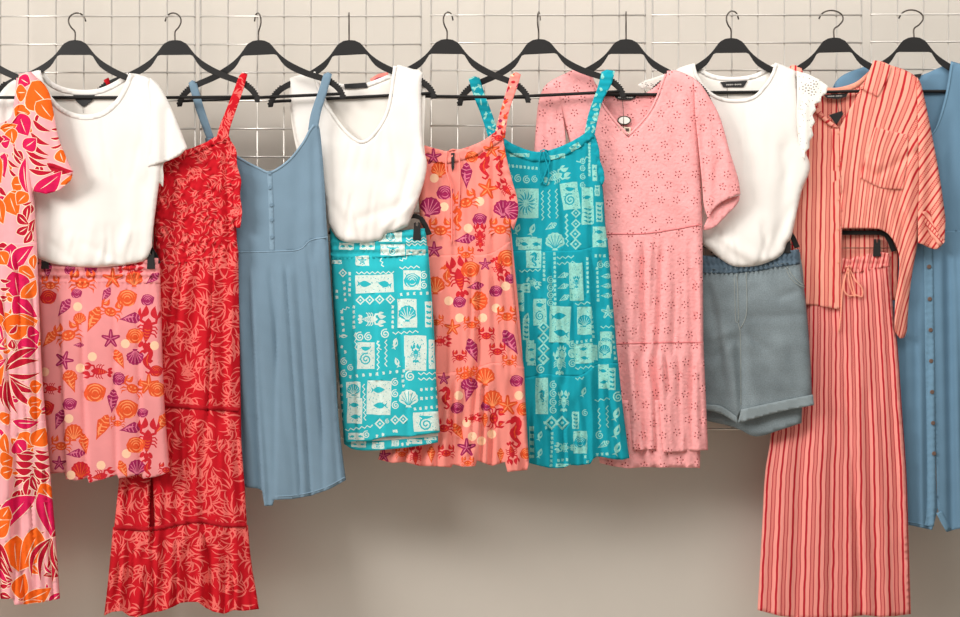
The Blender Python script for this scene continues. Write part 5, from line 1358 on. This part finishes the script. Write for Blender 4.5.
part('chest_pocket', R9, SM, pk, over(rf9, .0022), uvf=lambda u, v: (uvr(u, v)[0] + 3, v))
pk9 = part('placket', R9, SM, strip([(836, 128.5), (837.5, 200), (837, 309)], 9), dep(g, .0122, 0, 3, seed=105), uvf=lambda u, v: (u * .9 + 2, v), thick=.0016)
for v in (133, 165, 199, 229, 262):
    button(pk9, 838.5, v, g.d(838) + .0135, 1.2, MSTE)
co = dep(g, .0152, .0, 3, seed=106)
part('collar', R9, SM, [('c', [(873.5, 60.5), (869, 72), (864, 82), (860.5, 88.5)]), ('l', [(860.5, 88.5), (869, 92.5), (878, 97)]), ('c', [(878, 97), (884, 86), (889, 76), (892, 66)]), ('cr', [(892, 66), (882, 61.5), (873.5, 60.5)])], lambda u, v, e: co(u, v, e) + .0008, uvf=lambda u, v: ((u - 841) * .97 + (v - 62) * .25 + 5, v), label='right collar leaf')
part('collar', R9, SM, [('c', [(801, 68), (808, 84), (814, 101), (826, 117), (840, 128)]), ('c', [(840, 128), (831, 126.5), (822, 119), (814, 110), (806, 95), (797, 72)]), ('l', [(797, 72), (801, 68)])], co, uvf=lambda u, v: (u * .5 + v * .6, v), label='left collar leaf folded along the opening')
part('collar_stand', R9, [MSTE], [('c', [(808, 80), (822, 86.5), (838, 87.5), (856, 82), (869, 71)]), ('l', [(869, 71), (873, 68), (871, 73)]), ('c', [(871, 73), (858, 87), (838, 93), (822, 92), (808, 85)]), ('l', [(808, 85), (808, 80)])], over(bk9, .002), sp=2.6, label='plain coral inside of the collar stand')
lb = label_part(R9, [(823, 94.5), (848, 93), (846, 97), (838, 99), (827, 98.2)], g, -.003)
lettering(lb, ((827.5, 96.4), (842, 95.8)), g, -.0014)
t = empty('swing_tag', P(836, 116, g.d(836)), 'black swing tag hanging in the neck of the striped shirt', 'tag')
slab('card', t, [(829, 115), (842, 110.8), (843.5, 114), (836.5, 124.8)], .004, .0046, MLAB, g)
for a, b in ((837, 838.5), (840, 842)):
    tube('cord', [P(a, 98, g.d(a)), P(b, 112, g.d(b) + .005)], .0007, MCORD, t)

g = G(g.c, g.d0 - .006)
R9s = garment('striped_trousers', g, 616, 'long coral wide-leg trousers with red stripes and a drawstring bow', 'trousers')
wt = dep(g, .001, .0045, 5, lambda u, v: .0016 * np.sin(u * .95 + .4 * np.sin(v * .5)) + .0006 * np.sin(v * .9), seed=113)
tr = dep(g, .001, .0085, 9, add(gather([(775, 268), (760, 614)], [(890, 266), (910, 614)], 266, 616, 7, .0020, 111), lines((843, 330, 862, 640, 3, -.0045), (850, 340, 872, 640, 6, .0022), (800, 300, 792, 640, 8, -.0018), (776, 380, 768, 640, 5, -.0026), (885, 280, 897, 640, 5, -.0016), (822, 300, 826, 640, 7, .0014), (874, 280, 880, 640, 6, -.0014))), seed=112)
part('back_panel', R9s, [MST2], tier([(780, 262), (888, 258)], [(894, 340), (905, 480)], [(760, 606), (830, 608), (908, 606)], [(772, 430)]), dep(g, -.001, .005, 8, sign=-1), sp=10, back=True)


def uvt(u, v):
    L = np.interp(v, [260, 432, 475, 612], [782, 771, 765, 758])
    R = np.interp(v, [260, 340, 475, 612], [890, 897, 906.5, 910])
    return (u - L) / (R - L) * 138 + 800, v


tr = joined(wt, tr, [(780, 269), (860, 270), (890, 265)], 14, -0.0012)
part('legs', R9s, [MST2], [('c', [(780, 266), (830, 268), (860, 269), (889.5, 263)]), ('cr', [(889.5, 263), (894, 320), (897.5, 345), (902, 410), (906.5, 474.5), (909, 550), (911, 614)]), ('l', [(911, 614), (895, 616), (880, 617), (865, 615), (850, 617), (830, 618.5), (800, 618), (780, 616), (757.5, 610)]), ('cr', [(757.5, 610), (762, 530), (765, 475), (771, 432), (776, 350), (780, 266)])], tr, uvf=uvt, sp=4)
part('waistband', R9s, [MST2], [('l', [(780, 262), (800, 260), (820, 259), (838, 261), (844, 258), (850, 260), (856, 256), (862, 257.5), (868, 254), (875, 255.5), (881, 252), (888, 253), (891, 257)]), ('cr', [(891, 257), (890, 266)]), ('c', [(890, 266), (875, 269), (860, 272), (842, 272), (780, 272)]), ('cr', [(780, 272), (780, 262)])], wt, uvf=lambda u, v: (u * 1.35 + v * .3, v), label='frilled elastic waistband')
for pts in ([(848, 268), (845, 278), (844, 290), (849, 296), (856, 295), (862, 297), (862, 288), (856, 281), (850, 270)], [(848, 268), (852, 282), (855, 297), (850, 286), (848, 272)], [(848, 268), (843, 285), (841, 312), (839, 332)], [(845, 267), (850, 266), (851, 271)]):
    tube('drawstring', [P(a, b, at(tr, a, b) + .0055) for a, b in cat(pts, 3)], .0021, MSTE, R9s)
clip_hanger(g, 834, 230.5, 62, 'black clip hanger with its clip on the striped trousers')

# ================================================================== blue button-through dress
g = GS[10]
RA = garment('blue_button_dress', g, 530, 'blue V-neck dress with brown buttons down the front, cut off by the right edge', 'dress')
bka = dep(g, -.001, .006, 8, sign=-1, seed=121)
part('back_panel', RA, [MDEN2], [('cr', [(833, 90), (848, 73.5), (872, 66)]), ('c', [(872, 66), (885, 73), (905, 77), (922, 75), (936, 69), (949, 63.5)]), ('cr', [(949, 63.5), (990, 75), (1000, 150), (1005, 225)]), ('l', [(1005, 225), (862, 225)]), ('cr', [(862, 225), (850, 150), (833, 90)])], bka, sp=7, back=True)
ba = dep(g, .001, .008, 9, lines((950, 110, 955, 225, 6, -.0018), (944, 140, 942, 228, 5, .0016), (968, 90, 975, 225, 8, -.0018)), seed=122)
part('left_front', RA, [MDEN2], [('cr', [(831, 91), (837, 80), (848, 72.5), (870, 65)]), ('c', [(870, 65), (880, 85), (900, 110), (922, 134), (929, 140)]), ('l', [(929, 140), (930, 236)]), ('l', [(930, 236), (862, 236)]), ('cr', [(862, 236), (856, 170), (831, 91)])], dep(g, .0005, .007, 9, seed=123))
part('right_front', RA, [MDEN2], [('c', [(926, 140), (934, 131), (940, 115), (946, 92), (951, 61)]), ('cr', [(951, 61), (975, 68), (992, 78)]), ('cr', [(992, 78), (1000, 130), (1004, 180), (1006, 231)]), ('l', [(1006, 231), (924, 233)]), ('l', [(924, 233), (926, 140)])], ba)
part('neck_facing', RA, [MDEN2S], strip([(928, 139), (936, 129), (942, 114), (948, 91), (952.5, 63)], 1.6), over(ba, .0015), sp=2.6)
sa = dep(g, .001, .009, 9, add(gather([(862, 232), (858, 525)], [(1006, 230), (1018, 525)], 230, 530, 7, .0016, 125), lines((948, 235, 952, 540, 5, -.0028), (912, 240, 914, 540, 7, -.0018), (957, 235, 962, 540, 5, .002), (940, 240, 945, 400, 4, .001))), seed=124)
sa = joined(ba, sa, [(862, 231), (1006, 230)], 26, 0.0008)
lsk = part('left_skirt', RA, [MDEN2], [('l', [(862, 232), (931, 232)]), ('l', [(931, 232), (934, 400), (935.5, 470), (937.5, 509)]), ('c', [(937.5, 509), (935, 520), (932, 530)]), ('c', [(932, 530), (918, 527), (906, 525), (880, 526), (856, 526)]), ('cr', [(856, 526), (858, 400), (862, 232)])], sa)
part('right_skirt', RA, [MDEN2], [('l', [(930, 231), (1006, 230)]), ('cr', [(1006, 230), (1012, 380), (1018, 526)]), ('c', [(1018, 526), (985, 527), (960, 528.5), (947, 532)]), ('c', [(947, 532), (941.5, 520), (937.5, 508)]), ('l', [(937.5, 508), (934, 400), (930, 231)])], sa)
pkA = part('placket', RA, [MDEN2S], strip([(928, 234), (930, 360), (931, 440), (931, 505), (929.5, 526)], 9), lambda u, v, e: over(sa, .0014)(u, v, e) + .0004 * np.sin(v * .8 + .2 * u))
part('hem_facing', RA, [MDEN2S], strip([(939, 512), (944, 522), (949, 530)], 6), over(sa, .0012), sp=2.6)
part('hem_stitch', lsk, [MDEN2S], strip([(906, 521.5), (918, 523.5), (931, 526)], 1.1), over(sa, .001), sp=2.6)
for u, v in ((929, 266.7), (929.7, 299), (930.5, 330), (931, 361), (932, 392), (933, 423), (934, 453.5)):
    button(pkA, u, v, at(sa, u, v) + .0026, 2.1, MBTN)
label_part(RA, [(914, 74.5), (922, 73.5), (920, 77.5), (915, 78)], g, -.0035)

# ------------------------------------------------------------------ light and camera
def area(name, loc, tgt, sx, sy, power, col):
    l = bpy.data.lights.new(name, 'AREA')
    l.shape = 'RECTANGLE'
    l.size, l.size_y = sx, sy
    l.energy = power
    l.color = col
    o = bpy.data.objects.new(name, l)
    COL.objects.link(o)
    o.location = loc
    o.rotation_euler = (Vector(tgt) - Vector(loc)).to_track_quat('-Z', 'Y').to_euler()
    return o


area('ceiling_light_over_display', (.35, -1.4, 2.9), (.1, 0, 1.4), 3.2, .9, 47, (1, .975, .945))
area('added_key_light_left', (-5.5, -2.8, 3.4), (0, 0, 1.1), 2.4, 1.8, 290, (1, .975, .945))  # key lamp added far off to the left to bring out fold shading
w = bpy.data.worlds.new('shop_air')
bpy.context.scene.world = w
w.use_nodes = True
w.node_tree.nodes['Background'].inputs[0].default_value = (1, .975, .945, 1)
w.node_tree.nodes['Background'].inputs[1].default_value = .22

cam = bpy.data.cameras.new('camera')
cam.sensor_width = 36
cam.lens = 36 * S * D / 960
co_ = bpy.data.objects.new('camera', cam)
COL.objects.link(co_)
co_.location = (0, -D, CZ)
co_.rotation_euler = (math.pi / 2, 0, 0)
sc_ = bpy.context.scene
sc_.camera = co_
sc_.view_settings.view_transform = 'Standard'
sc_.view_settings.look = 'None'
sc_.view_settings.gamma = 1
sc_.view_settings.exposure = .08
sc_.view_settings.use_curve_mapping = False
